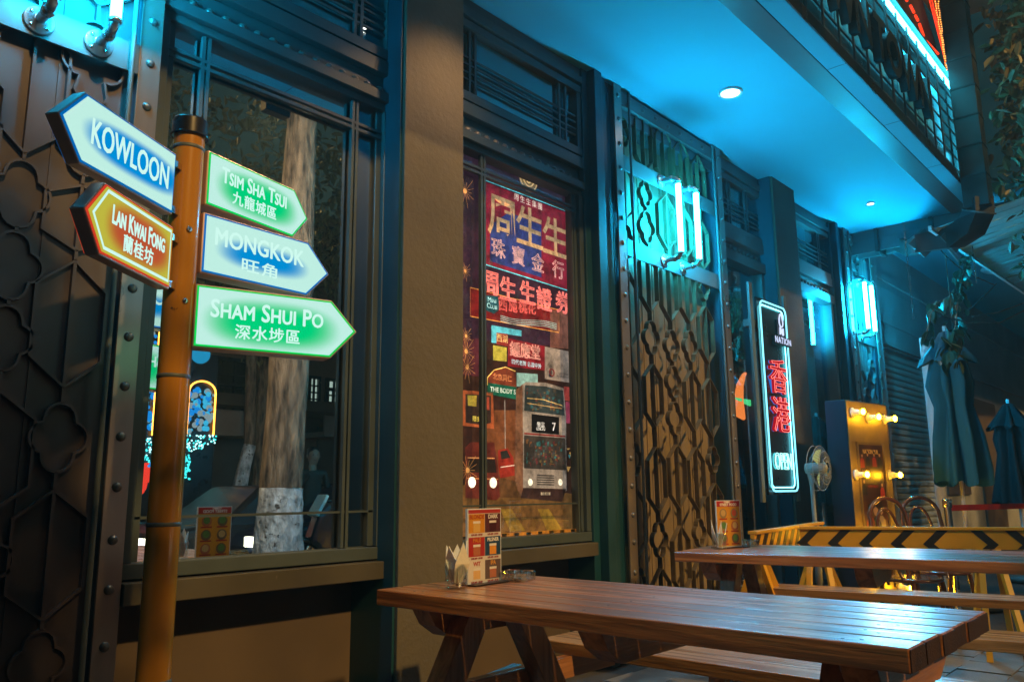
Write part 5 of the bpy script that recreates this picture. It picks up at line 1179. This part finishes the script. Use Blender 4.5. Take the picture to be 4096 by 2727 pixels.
MB().bar((-.5, 0, .32), (-.32, 0, 1.0), .05).build('fork', M_CHROME, mk_); MB().tube([(-.25, -.34, 1.03), (-.34, 0, 1.02), (-.25, .34, 1.03)], .014, 8).build('handlebar', M_CHROME, mk_)
MB().box(.78, .86, -.08, .08, .80, .90).build('tail_light', em('bike tail', (1, .03, .02), 1.2), mk_)
MB().prism([(-.50, .86), (-.36, 1.10), (-.33, 1.08), (-.46, .84)], -.12, .12).build('screen', M_AWN, mk_)

q2 = PM(1180, 2080, -3.2); car('small dark car with lit headlamps, mirrored just behind the whitewashed trunk', q2.x+1.2, -3.3, 0, mat('navy car paint', (.02, .03, .06), .4, .2, .05, 3, 0, coat=.1))
q3 = PM(1440, 2050, -7.2); car('taxi red car with lit headlamps on the far lane of the mirrored road', q3.x+.8, -7.2, 0, mat('red car paint', (.25, .02, .015), .4, .1, .05, 3, 0, coat=.1))
# man by the tree (mirrored)
pm_ = PM(1248, 1960, -3.4)
man = thing('person', 'man in a dark jacket standing by the tree, one hand raised to his chin', 'person', (pm_.x, -3.4, -.0), R(195))
def skin(name, joints, edges, m, parent, sub=2):
    me = bpy.data.meshes.new(name); me.from_pydata([j[0] for j in joints], edges, []); me.materials.append(m)
    o = bpy.data.objects.new(name, me); C.objects.link(o); o.parent = parent
    o.modifiers.new('skin', 'SKIN').use_smooth_shade = True
    for i, (_, r) in enumerate(joints): me.skin_vertices[0].data[i].radius = (r, r*.8) if not isinstance(r, tuple) else r; me.skin_vertices[0].data[i].use_root = (i == 0)
    s = o.modifiers.new('sub', 'SUBSURF'); s.levels = sub; s.render_levels = sub
    return o
M_CLO = mat('dark jacket cloth', (.06, .055, .045), .85, 0, .2, 8, .2); M_SKIN = mat('skin', (.42, .24, .16), .5, 0, .08, 8, .05); M_HAIR = mat('black hair', (.01, .009, .008), .5, 0, .2, 20, .3)
J = [((0, 0, .93), (.15, .11)), ((0, 0, 1.12), (.14, .10)), ((0, .01, 1.34), (.17, .11)), ((0, .01, 1.46), (.09, .07)),
     ((-.18, .01, 1.42), .062), ((-.24, .02, 1.16), .047), ((-.21, -.06, .92), .036), ((.18, .01, 1.42), .062), ((.25, -.06, 1.18), .048), ((.10, -.20, 1.40), .036),
     ((-.09, 0, .86), .09), ((-.10, -.02, .48), .062), ((-.11, .02, .09), .045), ((-.11, -.11, .05), .038), ((.09, 0, .86), .09), ((.11, .02, .48), .062), ((.13, .06, .09), .045), ((.14, -.07, .05), .038)]
skin('body', J, [(0, 1), (1, 2), (2, 3), (2, 4), (4, 5), (5, 6), (2, 7), (7, 8), (8, 9), (0, 10), (10, 11), (11, 12), (12, 13), (0, 14), (14, 15), (15, 16), (16, 17)], M_CLO, man)
hd = MB(); hd.lathe([(.001, -.125), (.045, -.115), (.062, -.085), (.072, -.04), (.080, .01), (.081, .05), (.068, .095), (.035, .118), (.001, .122)], (0, -.015, 1.64), 20)
hd.v = [(x, y*1.15 if y < 0 else y*1.1, z) for x, y, z in hd.v]
hd.tube([(0, .0, 1.44), (0, -.005, 1.56)], [.055, .05], 12)
hd.add([(0, -.098, 1.665), (-.016, -.098, 1.615), (.016, -.098, 1.615), (0, -.128, 1.622)], [(0, 1, 3), (0, 3, 2), (1, 2, 3)], True)
hd.sphere((-.083, -.01, 1.64), .02, 8, 1.5); hd.sphere((.083, -.01, 1.64), .02, 8, 1.5)
hh = hd.build('head', M_SKIN, man)
MB().sphere((-.03, -.095, 1.66), .011, 8).sphere((.03, -.095, 1.66), .011, 8).build('eyes', M_HAIR, hh); MB().bar((-.025, -.097, 1.588), (.025, -.097, 1.588), .012, .008).build('mouth', mat('lips', (.3, .1, .08), .5), hh)
hb = MB().lathe([(.086, -.02), (.090, .03), (.078, .10), (.04, .132), (.001, .138)], (0, .004, 1.65), 18); hb.v = [(x, y*1.15, z+(.045 if y < -.05 and z < 1.72 else 0)) for x, y, z in hb.v]; hb.build('hair', M_HAIR, man)
for bx_, by_, bz_, dz in ((-.21, -.065, .90, -1), (.09, -.205, 1.425, 1)):
    jj = [((bx_, by_, bz_), .024), ((bx_, by_-.012*0, bz_+dz*.07), .030)]; ee = [(0, 1)]
    for k, (ln) in enumerate((.055, .068, .072, .066)):
        x = bx_-.027+.018*k; n = len(jj); jj += [((x, by_-.004, bz_+dz*.085), .0095), ((x, by_-.012, bz_+dz*(.085+ln*.55)), .0085), ((x, by_-.03, bz_+dz*(.085+ln)), .0075)]; ee += [(1, n), (n, n+1), (n+1, n+2)]
    n = len(jj); jj += [((bx_+.035, by_-.01, bz_+dz*.04), .011), ((bx_+.05, by_-.03, bz_+dz*.075), .009)]; ee += [(0, n), (n, n+1)]
    skin('hand', jj, ee, M_SKIN, man, 1)

# upper slab at the right top and blue strip on the ground
XS = PZ(3880, 62, 6.15).x
us = thing('upper_balcony_slab', 'tan balcony slab over the duct at the top right corner', 'balcony')
a_ = P(3860, 30, 1.5); MB().box(8.2, XS, .3, 1.9, 6.15, 6.35).build('slab', M_CONC, us)
bs = tag(MB().bar(P(1880, 2745, 3.0), P(2070, 2668, 3.06), .05, .04).build('blue_kerb_rail', M_BLUE), 'blue painted rail on the floor against the wall under the nearest table', 'rail')

hz = bpy.data.materials.new('night haze'); hz.use_nodes = True; hn = hz.node_tree; hn.nodes.clear()
pv = hn.nodes.new('ShaderNodeVolumePrincipled'); pv.inputs['Density'].default_value = .0032; pv.inputs['Color'].default_value = (.55, .95, 1, 1); pv.inputs['Anisotropy'].default_value = .3
ho = hn.nodes.new('ShaderNodeOutputMaterial'); hn.links.new(pv.outputs[0], ho.inputs['Volume'])
tag(MB().box(-61, 81, -61, 5.0, -1.4, 16).build('haze', hz), kind='stuff')
